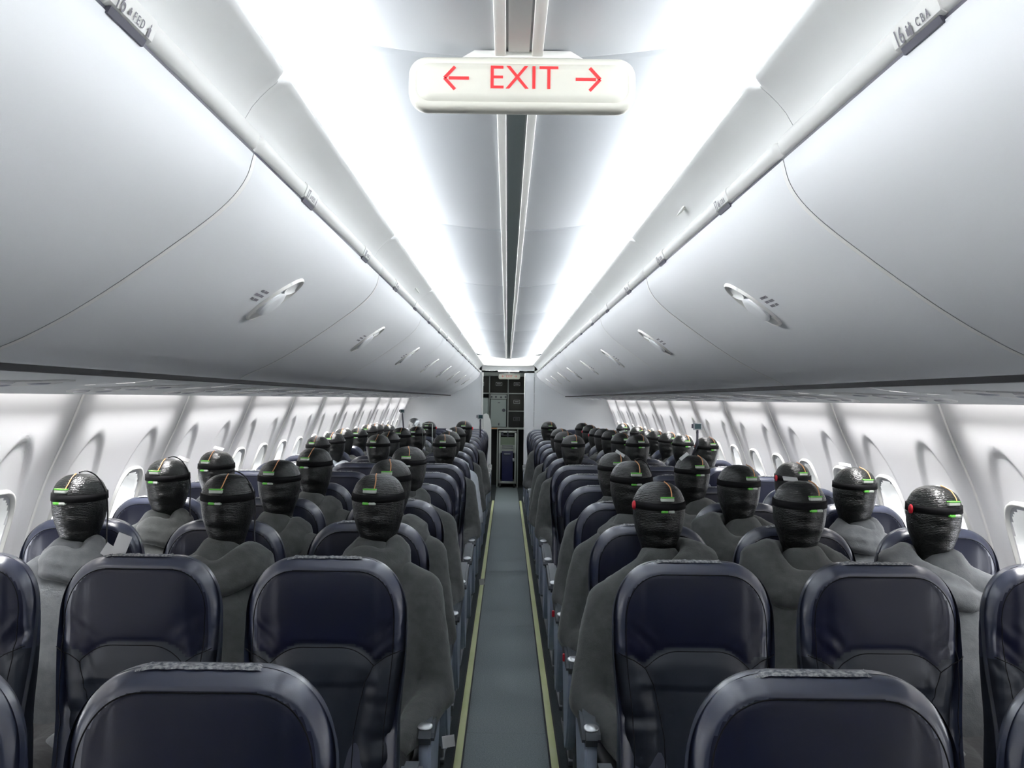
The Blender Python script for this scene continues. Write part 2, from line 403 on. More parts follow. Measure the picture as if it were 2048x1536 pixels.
def bin_body(side, y0, y1):
    st = [(y0+0.0035, 0.008), (y0+0.0045, 0.003), (y0+0.008, 0.0008), (y0+0.014, 0.0), (y1-0.014, 0.0), (y1-0.008, 0.0008), (y1-0.0045, 0.003), (y1-0.0035, 0.008)]
    bm = bmesh.new(); rings = []
    for y, ins in st:
        r = []
        for i in range(len(FACE)):
            p, n = face_pt(FACE_L[i]); q = p - n*ins
            r.append(bm.verts.new((side*q[0]*S, y, H+q[1]*S)))
        r.append(bm.verts.new((side*0.90*S, y, H+0.06*S))); r.append(bm.verts.new((side*0.90*S, y, H+0.40*S))); r.append(bm.verts.new((side*0.44*S, y, H+0.40*S)))
        rings.append(r)
    n = len(rings[0])
    for i in range(len(rings)-1):
        for k in range(n): bm.faces.new((rings[i][k], rings[i][(k+1) % n], rings[i+1][(k+1) % n], rings[i+1][k]))
    bm.faces.new(rings[0][::-1]); bm.faces.new(rings[-1]); bmesh.ops.recalc_face_normals(bm, faces=bm.faces)
    return bm_mesh(bm, True, 50)
RAIL = [(0.4060, 0.4110), (0.4025, 0.4070), (0.4025, 0.4020), (0.4085, 0.3870), (0.4130, 0.3840), (0.425, 0.3845), (0.43, 0.395), (0.425, 0.408), (0.412, 0.4125)]
VAL = [(0.440, 0.392), (0.437, 0.415), (0.431, 0.436), (0.420, 0.455), (0.405, 0.471), (0.388, 0.485), (0.372, 0.496), (0.3655, 0.5010), (0.3640, 0.5055), (0.3665, 0.5095), (0.372, 0.5095), (0.385, 0.500), (0.41, 0.496), (0.47, 0.496), (0.53, 0.505), (0.552, 0.52)]
def val_fn(y0, y1):
    def fn(y):
        e = min(y-y0, y1-y); k = 1 - sm(0.0, 0.03, e)
        out = []
        for i, (x, z) in enumerate(VAL):
            t = max(0, 1-abs(i-8)/4.5)*k
            out.append((x+0.018*t, z-0.006*t))
        return out
    return fn
def rail_fn(y0, y1):
    def fn(y):
        e = min(y-y0, y1-y); k = 1 - sm(0.0, 0.02, e)
        return [(x + 0.012*k, z + (0.0 if i > 4 else -0.001*k) - (0.006*k if z > 0.40 else 0)) for i, (x, z) in enumerate(RAIL)]
    return fn
def handle_parts(side, yc, root):
    def ell_mesh(lc, hl, hw, prof, tilt=0.0):
        V = []; n = 28
        for (sc_, out) in prof:
            for k in range(n):
                t = 2*math.pi*k/n
                V.append(fpt(side, yc + hw*sc_*math.cos(t), lc + hl*sc_*math.sin(t), out + tilt*math.sin(t)*sc_))
        c = len(V); V.append(fpt(side, yc, lc, prof[-1][1]))
        Fc = [(i*n+k, i*n+(k+1) % n, (i+1)*n+(k+1) % n, (i+1)*n+k) for i in range(len(prof)-1) for k in range(n)]
        Fc += [((len(prof)-1)*n+k, (len(prof)-1)*n+(k+1) % n, c) for k in range(n)]
        bm = bmesh.new(); bm.from_mesh(me(V, Fc)); bmesh.ops.recalc_face_normals(bm, faces=bm.faces); return bm_mesh(bm, True, 40)
    lc = 0.213
    obj('handle_surround', ell_mesh(lc, 0.080, 0.058, [(1.0, -0.002), (1.0, 0.004), (0.96, 0.007), (0.88, 0.005), (0.82, -0.001)]), M['trimwhite'], root)
    h = obj('handle', ell_mesh(lc+0.012, 0.040, 0.047, [(1.0, 0.0), (0.97, 0.008), (0.8, 0.012), (0.4, 0.010)], 0.004), M['bin'], root)
    obj('finger_cup', ell_mesh(lc-0.050, 0.026, 0.044, [(1.0, 0.001), (0.96, 0.006), (0.85, 0.003), (0.4, 0.0012)]), M['valance'], h)
    obj('lower_cup', ell_mesh(lc+0.060, 0.016, 0.036, [(1.0, 0.0), (0.9, 0.006), (0.6, 0.006)]), M['seamline'], h)
    # three short lines of small print beside the handle
    bm = bmesh.new()
    for r_ in range(3):
        y = yc - 0.075 - r_*0.0; l0 = lc - 0.010 + r_*0.014; yy = yc - 0.150 + (0.0, -0.012, -0.006)[r_]
        for wlen, gap in (((0.020, 0.006), (0.030, 0.0)), ((0.036, 0.005), (0.028, 0.0)), ((0.022, 0.006), (0.034, 0.0)))[r_]:
            q = [fpt(side, a, b, 0.0008) for a, b in ((yy, l0), (yy+wlen, l0), (yy+wlen, l0+0.007), (yy, l0+0.007))]
            bm.faces.new([bm.verts.new(p) for p in q]); yy += wlen+gap
    obj('small_print', bm_mesh(bm, False), M['inkgrey'], root)
def placard(side, yc, num, root):
    """row number plate on the rail, with the dark latch slot under it"""
    hl = 0.060
    prof = [(0.4050, 0.4120), (0.4005, 0.4080), (0.4000, 0.4030), (0.4065, 0.3860), (0.4120, 0.3830), (0.42, 0.384), (0.42, 0.408)]
    p = obj('row_placard', sweep(side, lambda y: prof, [yc-hl, yc+hl], True, True, 40), M['trimwhite'], root)
    sl = [(0.4080, 0.3835), (0.4120, 0.3765), (0.420, 0.3765), (0.420, 0.3835)]
    obj('latch', sweep(side, lambda y: sl, [yc-hl+0.008, yc+hl-0.012], True, True, 40), M['slot'], root)
    if num is None: return
    base = Vector((side*0.4038*S, yc, H + 0.3925*S))
    # basis: reading direction along the cabin, up tilted with the plate face
    rd = Vector((0, 1, 0)) if side < 0 else Vector((0, -1, 0))
    up = Vector((-0.38*side, 0, 1)).normalized(); nrm = rd.cross(up).normalized(); up = nrm.cross(rd)
    R = Matrix((rd, up, nrm)).transposed().to_4x4()
    def txt(name, s, size, off, dz=0.0):
        c = bpy.data.curves.new(name, 'FONT'); c.body = s; c.size = size; c.align_x = 'LEFT'; c.align_y = 'CENTER'; c.extrude = 0.0002
        o = text_mesh(name, c, M['inkgrey'])
        Mx = Matrix.Translation(base + rd*off + up*dz + nrm*0.0012) @ R
        o.matrix_world = Mx; o.parent = p; return o
    if num <= 19:
        txt('row_number', str(num), 0.026, -0.052)
        letters = 'FED' if side < 0 else 'CBA'
        txt('seat_letters', ' '.join(letters), 0.0135, -0.004 if side < 0 else 0.006, -0.001)
        for off, hgt in (((-0.0145, 0.008), (0.042, 0.015)) if side < 0 else ((-0.016, 0.012), (-0.008, 0.015))):
            c_ = base + nrm*0.0014
            q = [(-0.0032, -hgt/2), (0.0032, -hgt/2), (0.0032, hgt*0.12), (0.0008, hgt*0.20), (0.0020, hgt*0.36), (0.0, hgt*0.5), (-0.0020, hgt*0.36), (-0.0008, hgt*0.20), (-0.0032, hgt*0.12)]
            obj('person_symbol', me([c_ + rd*(off+a_) + up*b_ for a_, b_ in q], [tuple(range(9))], False), M['inkgrey'], p)
PLAC = [1.08, 2.06, 2.88] + [2.88 + 0.79*k for k in range(1, 16)]
for side in (LEFT, RIGHT):
    k = -2; bi = 0
    while BIN0 + PB*k < Y_END - 0.05:
        y0 = BIN0 + PB*k; y1 = min(y0+PB, Y_END)
        vis = k >= -1
        b = empty('overhead_bin', (side*0.62*S, (y0+y1)/2, H+0.22),
                  f'white curved overhead bin on the {SIDE[side]}, {nth(bi)} from the camera end', 'overhead bin', f'overhead bins along the {SIDE[side]} side')
        bpy.context.view_layer.update()
        parts_before = set(bpy.data.objects)
        obj('bin_door', bin_body(side, y0, y1), M['bin'], b)
        ys = [y0+0.001, y0+0.004, y0+0.009, y0+0.016, y0+0.024, y1-0.024, y1-0.016, y1-0.009, y1-0.004, y1-0.001]
        obj('bin_rail', sweep(side, rail_fn(y0, y1), ys, True, True, 60), M['trimwhite'], b)
        ysv = [y0+0.001, y0+0.006, y0+0.012, y0+0.018, y0+0.024, y0+0.032, y1-0.032, y1-0.024, y1-0.018, y1-0.012, y1-0.006, y1-0.001]
        obj('cove_valance', sweep(side, val_fn(y0, y1), ysv), M['valance'], b)
        obj('door_gap', sweep(side, lambda y: [(0.4140, 0.3835), (0.4170, 0.3775), (0.43, 0.3775), (0.43, 0.3835)], [y0+0.002, y1-0.002], True, True), M['slot'], b)
        sealp = []
        for i_ in range(0, len(FACE)-2):
            p_, n_ = face_pt(FACE_L[i_]); sealp.append(tuple(p_ + n_*0.0003))
        obj('edge_seal', sweep(side, lambda y: sealp, [y0-0.009, y0+0.009]), M['seamline'], b)
        if y1-y0 > 1.0: handle_parts(side, y0 + 0.77, b)
        for pi, py in enumerate(PLAC):
            if y0+0.05 < py < y1-0.05: placard(side, py, 16+pi, b)
        inv = Matrix.Translation(b.location).inverted()
        for o in set(bpy.data.objects) - parts_before:
            if o.parent is b: o.matrix_parent_inverse = inv
        bi += 1; k += 1
    # cove light strips, one per bin length
    k = -2; ci = 0
    while BIN0 + PB*k < Y_END - 0.1:
        y0 = BIN0 + PB*k; y1 = min(y0+PB, Y_END)
        t = obj('cove_light', box(side*0.515*S-0.006, side*0.515*S+0.006, y0+0.02, y1-0.02, H+0.512*S, H+0.560*S, 0.003), M['cove_e'])
        tag(t, f'glowing white light strip behind the {SIDE[side]} ceiling valance, {nth(ci)} from camera end', 'light strip', f'cove lights on the {SIDE[side]}')
        strip_lamp(t, (side*0.500*S, (y0+y1)/2, H+0.549*S), (-side, 0, -0.90), y1-y0-0.06, 0.022, COVE_W*(y1-y0)/PB, 64, (0.98, 0.99, 1.0)); ci += 1; k += 1
    struct(f'trim_{SIDE[side]}_bin_gap', box(*sorted((side*0.845*S, side*0.872*S)), Y_BACK, Y_END, H+0.0385*S, H+0.0505*S), M['black'])
    struct(f'trim_{SIDE[side]}_joint_backing', sweep(side, lambda y: [(p[0]+0.008, p[1]+0.008) for p in FACE[:-4]], [Y_BACK, Y_END]), M['seamline'])
# ------------------------------------------------------------------ passenger service units
PSU = crom([(0.872, 0.0440), (0.874, 0.0390), (0.93, 0.030), (1.02, 0.024), (1.12, 0.018), (1.24, 0.006), (1.30, 0.000), (1.325, 0.001), (1.335, 0.008), (1.335, 0.022)], 3)
def psu_pt(side, y, x, drop):
    for i in range(1, len(PSU)):
        if PSU[i][0] >= x or i == len(PSU)-1:
            t = (x-PSU[i-1][0])/max(1e-6, PSU[i][0]-PSU[i-1][0]); p = PSU[i-1].lerp(PSU[i], t); break
    return (side*p[0]*S, y, H+p[1]*S-drop)
for side in (LEFT, RIGHT):
    for i in range(-4, 17):
        y0 = 2.56 + 0.80*i + (0 if i >= 0 else 0); y1 = min(y0+0.80, Y_END)
        if y0 > Y_END-0.1: break
        r = empty('passenger_service_unit', (side*1.1, (y0+y1)/2, H+0.02), f'grey overhead service panel on the {SIDE[side]}, {nth(i+4) if i+4 < 20 else "last"} from the camera end', 'service panel', f'service panels along the {SIDE[side]} side')
        inv = Matrix.Translation(r.location).inverted()
        parts = [obj('panel', sweep(side, lambda y: PSU, [y0+0.0015, y0+0.006, y1-0.006, y1-0.0015]), M['psu'], r)]
        def disc(name, x, yc, rx, ry, mt, parent, drop=0.004, dome=0.004):
            V = []; n = 18
            for sc_, dr in ((1.0, -0.002), (1.0, drop), (0.8, drop+dome*0.6), (0.35, drop+dome)):
                for q in range(n):
                    a = 2*math.pi*q/n; V.append(psu_pt(side, yc+ry*sc_*math.sin(a), x+rx*sc_*math.cos(a), dr))
            Fc = [(j*n+q, j*n+(q+1) % n, (j+1)*n+(q+1) % n, (j+1)*n+q) for j in range(3) for q in range(n)] + [tuple(range(3*n, 4*n))]
            return obj(name, me(V, Fc), mt, parent)
        ym = (y0+y1)/2
        if y0 > 0:
            parts.append(disc('bezel', 1.10, ym, 0.145, 0.20, M['psu_dark'] if False else M['valance'], r, 0.002, 0.001))
            for dx in (-0.085, 0.0, 0.085):
                parts.append(disc('reading_light', 1.10+dx, ym-0.09, 0.022, 0.024, M['lens'], r))
                parts.append(disc('air_nozzle', 1.10+dx, ym+0.07, 0.024, 0.026, M['psu_dark'], r, 0.003, 0.003))
            parts.append(disc('speaker', 0.955, ym+0.02, 0.03, 0.06, M['valance'], r, 0.002, 0.001))
        for p in parts: p.matrix_parent_inverse = inv
    # wash light strips: one per sidewall panel, with gaps at the panel joints
    k = -5; ci = 0
    while SEAM0 + PITCH_W*k < Y_END - 0.2:
        y0 = SEAM0 + PITCH_W*k; y1 = min(y0+PITCH_W, Y_END)
        t = obj('wash_light', box(*sorted((side*1.395, side*1.415)), y0+0.11, y1-0.11, H+0.030, H+0.046, 0.004), M['wall_e'])
        tag(t, f'slim light strip above the {SIDE[side]} window wall, {nth(ci)} from camera end', 'light strip', f'sidewall lights on the {SIDE[side]}')
        strip_lamp(t, (side*1.384, (y0+y1)/2, H+0.027), (side*0.27, 0, -1), max(0.1, y1-y0-0.24), 0.02, WASH_W*(y1-y0)/PITCH_W, 80, (1.0, 0.985, 0.99)); ci += 1; k += 1
    struct(f'ceiling_{SIDE[side]}_cove', me([(side*0.88, Y_BACK, H+0.10), (side*0.88, Y_END, H+0.10), (side*1.44, Y_END, H+0.095), (side*1.44, Y_BACK, H+0.095)], [(0, 1, 2, 3)], False), M['wall'])
# ------------------------------------------------------------------ bulkheads
struct('wall_back', box(-1.95, 1.95, Y_BACK-2.05, Y_BACK-2.0, 0, 2.35), M['gdark'])
dz = lambda v: H + v
struct('wall_rear_left', box(-1.95, -0.40, Y_END, Y_END+0.04, 0, 2.33), M['bulk'])
struct('wall_rear_right', box(0.40, 1.95, Y_END, Y_END+0.04, 0, 2.33), M['bulk'])
struct('trim_door_right', box(0.255, 0.395, Y_END-0.01, Y_END+0.6, 0, dz(0.40), 0.006), M['bulk'])
struct('trim_door_left', box(-0.402, -0.378, Y_END-0.02, Y_END+0.05, 0, dz(0.40), 0.006), M['trimwhite'])
struct('wall_rear_header', box(-0.5, 0.5, Y_END, Y_END+0.04, dz(0.43), 2.33), M['valance'])
# curved close-out panel under the ceiling end
pts = [(-0.56, 0.66)] + [(-0.56+0.07*i, 0.515-0.022*math.cos((i-8)/8*math.pi/2)) for i in range(17)] + [(0.56, 0.66)]
struct('trim_ceiling_closeout', extrude_poly(pts, lambda a, b, t: (a, t, H+b), Y_END-0.10, Y_END+0.0, 0.008), M['trimwhite'])
# galley room
YG = 18.0
struct('wall_galley_left', box(-1.0, -0.95, Y_END+0.04, 19.2, 0, 2.2), M['bulk'])
struct('wall_galley_right', box(0.95, 1.0, Y_END+0.04, 19.2, 0, 2.2), M['bulk'])
struct('wall_galley_rear', box(-1.0, 1.0, 19.15, 19.2, 0, 2.2), M['bulk'])
struct('ceiling_galley', box(-1.0, 1.0, Y_END+0.04, 19.2, dz(0.50), dz(0.54)), M['valance'])
g = empty('galley_unit', (0, YG+0.4, 0), 'grey galley unit with stowage shelves beyond the rear doorway', 'galley')
def gpart(name, mesh, mt, parent=g):
    o = obj(name, mesh, mt, parent)
    o.matrix_parent_inverse = Matrix.Translation(-Vector(g.location)) if parent is g else Matrix.Identity(4)
    return o
gpart('shelf_frame', boxes([(-0.95, 0.95, YG, YG+0.03, dz(0.405), dz(0.47)), (-0.335, -0.315, YG, YG+0.03, dz(0.09), dz(0.41)), (-0.005, 0.015, YG, YG+0.03, dz(-0.51), dz(0.41)),
                      (-0.95, 0.95, YG, YG+0.03, dz(0.088), dz(0.108)), (0.0, 0.95, YG, YG+0.03, dz(-0.222), dz(-0.204)), (0.305, 0.325, YG, YG+0.03, dz(-0.51), dz(0.41)),
                      (-0.335, -0.322, YG, YG+0.03, dz(-0.5), dz(0.1))]), M['gframe'])
gpart('counter', box(-0.95, 0.95, YG-0.04, YG+0.6, dz(-0.535), dz(-0.505), 0.004), M['gframe'])
gpart('cavity', box(-0.95, 0.95, YG+0.55, YG+0.6, 0.0, dz(0.41)), M['gdark'])
gpart('cart_bay_side', boxes([(-0.185, -0.165, YG, YG+0.55, 0, dz(-0.535)), (0.175, 0.195, YG, YG+0.55, 0, dz(-0.535))]), M['gframe'])
gpart('orange_label', box(-0.30, -0.18, YG-0.045, YG-0.04, dz(-0.532), dz(-0.512)), M['orange'])
def insert(x0, x1, z0, z1, mt, label, cat='storage box'):
    e = obj('storage_box', box(x0, x1, YG+0.02, YG+0.5, dz(z0), dz(z1), 0.006), mt); tag(e, label, cat, 'storage boxes in the galley')
    cx, cz_ = (x0+x1)/2, dz((z0+z1)/2+0.01)
    fr = boxes([(cx-0.055, cx+0.055, YG+0.012, YG+0.02, cz_-0.032, cz_-0.026), (cx-0.055, cx+0.055, YG+0.012, YG+0.02, cz_+0.026, cz_+0.032),
                (cx-0.055, cx-0.049, YG+0.012, YG+0.02, cz_-0.03, cz_+0.03), (cx+0.049, cx+0.055, YG+0.012, YG+0.02, cz_-0.03, cz_+0.03),
                (cx-0.034, cx+0.034, YG+0.012, YG+0.02, cz_-0.005, cz_+0.007)])
    obj('label_frame', fr, M['inkgrey'] if mt is M['gdark'] else M['valance'], e)
insert(-0.62, -0.34, 0.112, 0.400, M['greybox'], 'dark olive galley box on top shelf, partly behind the doorway edge')
insert(-0.308, -0.010, 0.112, 0.400, M['greybox'], 'dark olive galley box on top shelf above the white insert')
insert(0.020, 0.300, 0.112, 0.400, M['greybox'], 'dark olive galley box on top shelf, right of the centre post')
insert(0.020, 0.300, -0.200, 0.082, M['greybox'], 'dark galley box in the middle of the right hand stack')
insert(0.020, 0.300, -0.500, -0.228, M['gdark'], 'black galley box at the bottom of the right hand stack')
ov = empty('galley_oven', (-0.16, YG, H), 'pale grey galley insert with a round dark knob on the counter', 'oven')
for nm, ms, mt in (('door', box(-0.305, -0.025, YG-0.005, YG+0.45, dz(-0.495), dz(-0.01), 0.006), M['gwhite']), ('top_panel', box(-0.31, -0.02, YG+0.0, YG+0.45, dz(-0.005), dz(0.08), 0.004), M['gframe']),
                   ('nameplate', box(-0.175, -0.135, YG-0.009, YG-0.005, dz(-0.075), dz(-0.06)), M['inkgrey']), ('latch', box(-0.165, -0.145, YG-0.02, YG-0.005, dz(-0.47), dz(-0.43), 0.003), M['slot'])):
    o = obj(nm, ms, mt, ov); o.matrix_parent_inverse = Matrix.Translation(-Vector(ov.location))
for kx, kz, kr in ((-0.07, -0.20, 0.030), (-0.285, 0.035, 0.014), (-0.21, 0.035, 0.016), (-0.12, 0.03, 0.016), (-0.04, 0.035, 0.016)):
    bm = bmesh.new(); add_tube(bm, [(kx, YG-0.03, dz(kz)), (kx, YG+0.002, dz(kz))], kr, 16); o = obj('knob', bm_mesh(bm, True, 40), M['slot'], ov); o.matrix_parent_inverse = Matrix.Translation(-Vector(ov.location))
cf = obj('coffee_maker', box(-0.60, -0.345, YG+0.0, YG+0.4, dz(-0.503), dz(0.02), 0.02), M['gwhite']); tag(cf, 'narrow pale grey galley insert beside the left doorway edge', 'galley appliance')
# service cart
ct = empty('service_cart', (0.005, YG-0.1, 0), 'narrow metal service cart with dark blue door under the galley counter', 'cart')
def cpart(name, mesh, mt):
    o = obj(name, mesh, mt, ct); o.matrix_parent_inverse = Matrix.Translation(-Vector(ct.location)); return o
cy = YG-0.12
cpart('cart_frame', boxes([(-0.15, -0.118, cy, cy+0.5, 0.09, 1.0), (0.130, 0.162, cy, cy+0.5, 0.09, 1.0), (-0.15, 0.162, cy, cy+0.5, 0.97, 1.01), (-0.15, 0.162, cy, cy+0.5, 0.08, 0.12), (-0.12, 0.132, cy+0.006, cy+0.5, 0.62, 0.66)], 0.004), M['cartgrey'])
cpart('card_panel', box(-0.118, 0.130, cy+0.012, cy+0.02, 0.76, 0.90), M['cartgreen'])
cpart('door', box(-0.118, 0.130, cy+0.012, cy+0.03, 0.66, 0.76, 0.003), M['cartgrey'])
cpart('vent', boxes([(-0.095, 0.105, cy+0.006, cy+0.014, 0.735, 0.75), (-0.095, 0.105, cy+0.006, cy+0.014, 0.70, 0.712)]), M['slot'])
cpart('lower_door', box(-0.095, 0.105, cy+0.004, cy+0.03, 0.12, 0.655, 0.004), M['cartblue'])
cpart('handle', tube([(-0.05, cy+0.004, 0.60), (-0.05, cy-0.03, 0.60), (0.05, cy-0.03, 0.60), (0.05, cy+0.004, 0.60)], 0.012), M['steel'])
cpart('latch', box(0.095, 0.13, cy-0.02, cy+0.01, 0.47, 0.53, 0.01), M['steel'])
cpart('top_latch', boxes([(-0.11, -0.07, cy-0.01, cy+0.0, 0.93, 0.99), (-0.005, 0.02, cy-0.02, cy+0.0, 0.90, 1.0), (-0.1, 0.11, cy-0.004, cy+0.0, 0.925, 0.94)]), M['slot'])
for wx in (-0.12, 0.13):
    for wy in (0.06, 0.44):
        bm = bmesh.new(); add_tube(bm, [(wx-0.015, cy+wy, 0.045), (wx+0.015, cy+wy, 0.045)], 0.045, 16); cpart('wheel', bm_mesh(bm, True, 40), M['rubber'])
# galley light fittings
for x0, x1, y_, lab in ((-0.16, 0.17, 16.2, 'bright tube light at the galley ceiling, in the middle'), (-0.36, -0.19, 15.7, 'bright tube light at the galley ceiling by the left door edge')):
    lt = empty('ceiling_light', ((x0+x1)/2, y_, dz(0.46)), lab, 'light', 'galley ceiling lights')
    obj('housing', box(-(x1-x0)/2-0.02, (x1-x0)/2+0.02, -0.05, 0.05, 0.0, 0.04, 0.006), M['valance'], lt)
    obj('tube', box(-(x1-x0)/2, (x1-x0)/2, -0.045, 0.045, -0.022, 0.0, 0.008), M['tube_e'], lt)
for s_ in (-1, 1):
    a = obj('wall_lamp', extrude_poly([(-0.06, 0.0), (0.06, 0.0), (0.035, -0.07), (-0.025, -0.07)], lambda a, b, t: (s_*0.255+a, t, H+0.495+b), Y_END+0.05, Y_END+0.12, 0.005), M['trimwhite'])
    tag(a, f'small pale corner fitting at the {"left" if s_ < 0 else "right"} end of the door header', 'fitting', 'header corner fittings')
# cream jumpseat back seen left of the doorway
js = empty('attendant_seat', (-0.31, Y_END+0.3, 0), 'white upright attendant seat back in the left of the rear doorway', 'seat')
def o2(a, b, t): return (a, t, b)
prof = [(-0.375, 0.45), (-0.375, 1.33), (-0.33, 1.345), (-0.30, 1.33), (-0.265, 1.24), (-0.25, 1.14), (-0.248, 0.45)]
o = obj('seat_back', extrude_poly(prof, o2, Y_END+0.15, Y_END+0.22, 0.012), M['seamline'], js); o.matrix_parent_inverse = Matrix.Translation(-Vector(js.location))
o = obj('seat_base', box(-0.375, -0.25, Y_END+0.12, Y_END+0.28, 0.0, 0.45, 0.01), M['bulk'], js); o.matrix_parent_inverse = Matrix.Translation(-Vector(js.location))
# ------------------------------------------------------------------ EXIT signs
def exit_sign(loc, label, scale=1.0):
    r = empty('exit_sign', loc, label, 'exit sign', 'hanging exit signs')
    r.scale = (scale,)*3
    def rr(hw, hh, rad, n=8):
        out = []
        for cx, cz_, a0 in ((hw-rad, hh-rad, 0), (-hw+rad, hh-rad, 90), (-hw+rad, -hh+rad, 180), (hw-rad, -hh+rad, 270)):
            for k in range(n+1):
                a = math.radians(a0+90*k/n); out.append((cx+rad*math.cos(a), cz_+rad*math.sin(a)))
        return out
    rings = [(0.185, 0.036, 0.030, 0.030), (0.1985, 0.0455, 0.030, 0.020), (0.2, 0.047, 0.032, 0.010), (0.2, 0.047, 0.032, -0.006), (0.1975, 0.0445, 0.031, -0.014), (0.192, 0.039, 0.028, -0.018),
             (0.1855, 0.0335, 0.024, -0.0165), (0.180, 0.028, 0.02, -0.0215), (0.170, 0.020, 0.014, -0.0225)]
    V = []
    for hw, hh, rad, y in rings: V += [(a, y, b) for a, b in rr(hw, hh, rad)]
    n = len(rr(0.2, 0.04, 0.03)); Fc = [(i*n+k, i*n+(k+1) % n, (i+1)*n+(k+1) % n, (i+1)*n+k) for i in range(len(rings)-1) for k in range(n)]
    Fc += [tuple(range(n)), tuple(range((len(rings)-1)*n, len(rings)*n))]
    bm = bmesh.new(); bm.from_mesh(me(V, Fc)); bmesh.ops.recalc_face_normals(bm, faces=bm.faces)
    obj('sign_body', bm_mesh(bm, True, 50), M['signcream'], r)
    m = extrude_poly([(-0.112, 0.044), (0.112, 0.044), (0.085, 0.060), (-0.085, 0.060)], lambda a, b, t: (a, t, b), -0.010, 0.045, 0.003)
    obj('mounting_plate', m, M['trimwhite'], r)
    c = bpy.data.curves.new('letters', 'FONT'); c.body = 'EXIT'; c.size = 0.0585; c.align_x = 'CENTER'; c.align_y = 'CENTER'; c.extrude = 0.0006; c.space_character = 1.04; c.offset = -0.0002
    t = text_mesh('exit_letters', c, M['signred']); t.parent = r
    t.location = (0.002, -0.0230, 0.0055); t.rotation_euler = (math.radians(90), 0, 0)
    t['label'] = 'red EXIT letters'
    for s_ in (-1, 1):
        bm = bmesh.new(); zc = 0.0055
        add_box(bm, *sorted((s_*0.0935, s_*0.129)), -0.0236, -0.0224, zc-0.0027, zc+0.0027)
        for q in (-1, 1):
            Mx = Matrix.Translation((s_*0.1365, 0, zc)) @ Matrix.Rotation(s_*q*math.radians(47), 4, 'Y')
            add_box(bm, *sorted((-s_*0.027, 0.0)), -0.0236, -0.0224, -0.0027, 0.0027, mtx=Mx)
        a = obj('arrow', bm_mesh(bm, False), M['signred'], r); a['label'] = f'red arrow pointing {"left" if s_ < 0 else "right"}'
    return r
exit_sign((0.0065, 1.80, H+0.5555), 'large cream sign reading EXIT in red with arrows, hanging near the camera')
es2 = exit_sign((0.02, 16.9, H+0.372), 'small distant EXIT sign above the galley boxes', 0.9)
obj('hanger', box(-0.012, 0.012, -0.008, 0.008, 0.055, 0.144), M['trimwhite'], es2)
# small oval fittings on the valances
for side, y, lab in ((RIGHT, 2.52, 'small oval white fitting on the right ceiling valance'), (LEFT, 4.45, 'small oval white fitting on the left ceiling valance')):
    bm = bmesh.new(); add_ell(bm, (0, 0, 0), (0.004, 0.017, 0.028))
    o = obj('valance_fitting', bm_mesh(bm), M['trimwhite'], None, (side*0.4085*S, y, H+0.468*S), (0, side*math.radians(38), 0)); tag(o, lab, 'fitting')
# ------------------------------------------------------------------ seats
TOPZ = 1.15
def hw_at(t):
    if t < 0.15: return 0.077 + 0.131*(1-((0.15-t)/0.15)**2.15)**(1/2.15)
    if t < 0.20: return 0.208
    return 0.208 - 0.016*sm(0.20, 0.45, t)
OUT = [(x, 0.0) for x in [0.0, 0.02, 0.04, 0.06, 0.077]] + [(hw_at(0.15*(k/24)**1.6), 0.15*(k/24)**1.6) for k in range(1, 25)] + [(hw_at(0.15+0.02*k), 0.15+0.02*k) for k in range(1, 30)]
def edge_d(x, t):
    x = abs(x); best = 9
    for i in range(len(OUT)-1):
        ax, at = OUT[i]; bx, bt = OUT[i+1]; dx, dt = bx-ax, bt-at; L2 = dx*dx+dt*dt
        if L2 < 1e-12: continue
        u = max(0, min(1, ((x-ax)*dx+(t-at)*dt)/L2)); d = math.hypot(x-ax-u*dx, t-at-u*dt)
        if d < best: best = d
    return best
def arch(x):
    x = abs(x); return 0.215 + (0.043*((x-0.045)/0.087)**2.2 if x > 0.045 else 0)
def bol(t):
    P = [(0.224, 0.200), (0.240, 0.160), (0.258, 0.132), (0.296, 0.113), (0.363, 0.098), (0.42, 0.088), (0.72, 0.080)]
    if t <= P[0][0]: return 0.3
    for i in range(1, len(P)):
        if t <= P[i][0]:
            u = (t-P[i-1][0])/(P[i][0]-P[i-1][0]); return P[i-1][1]*(1-u)+P[i][1]*u
    return 0.08
LEAN = 0.20
SEAT_R = 0.030
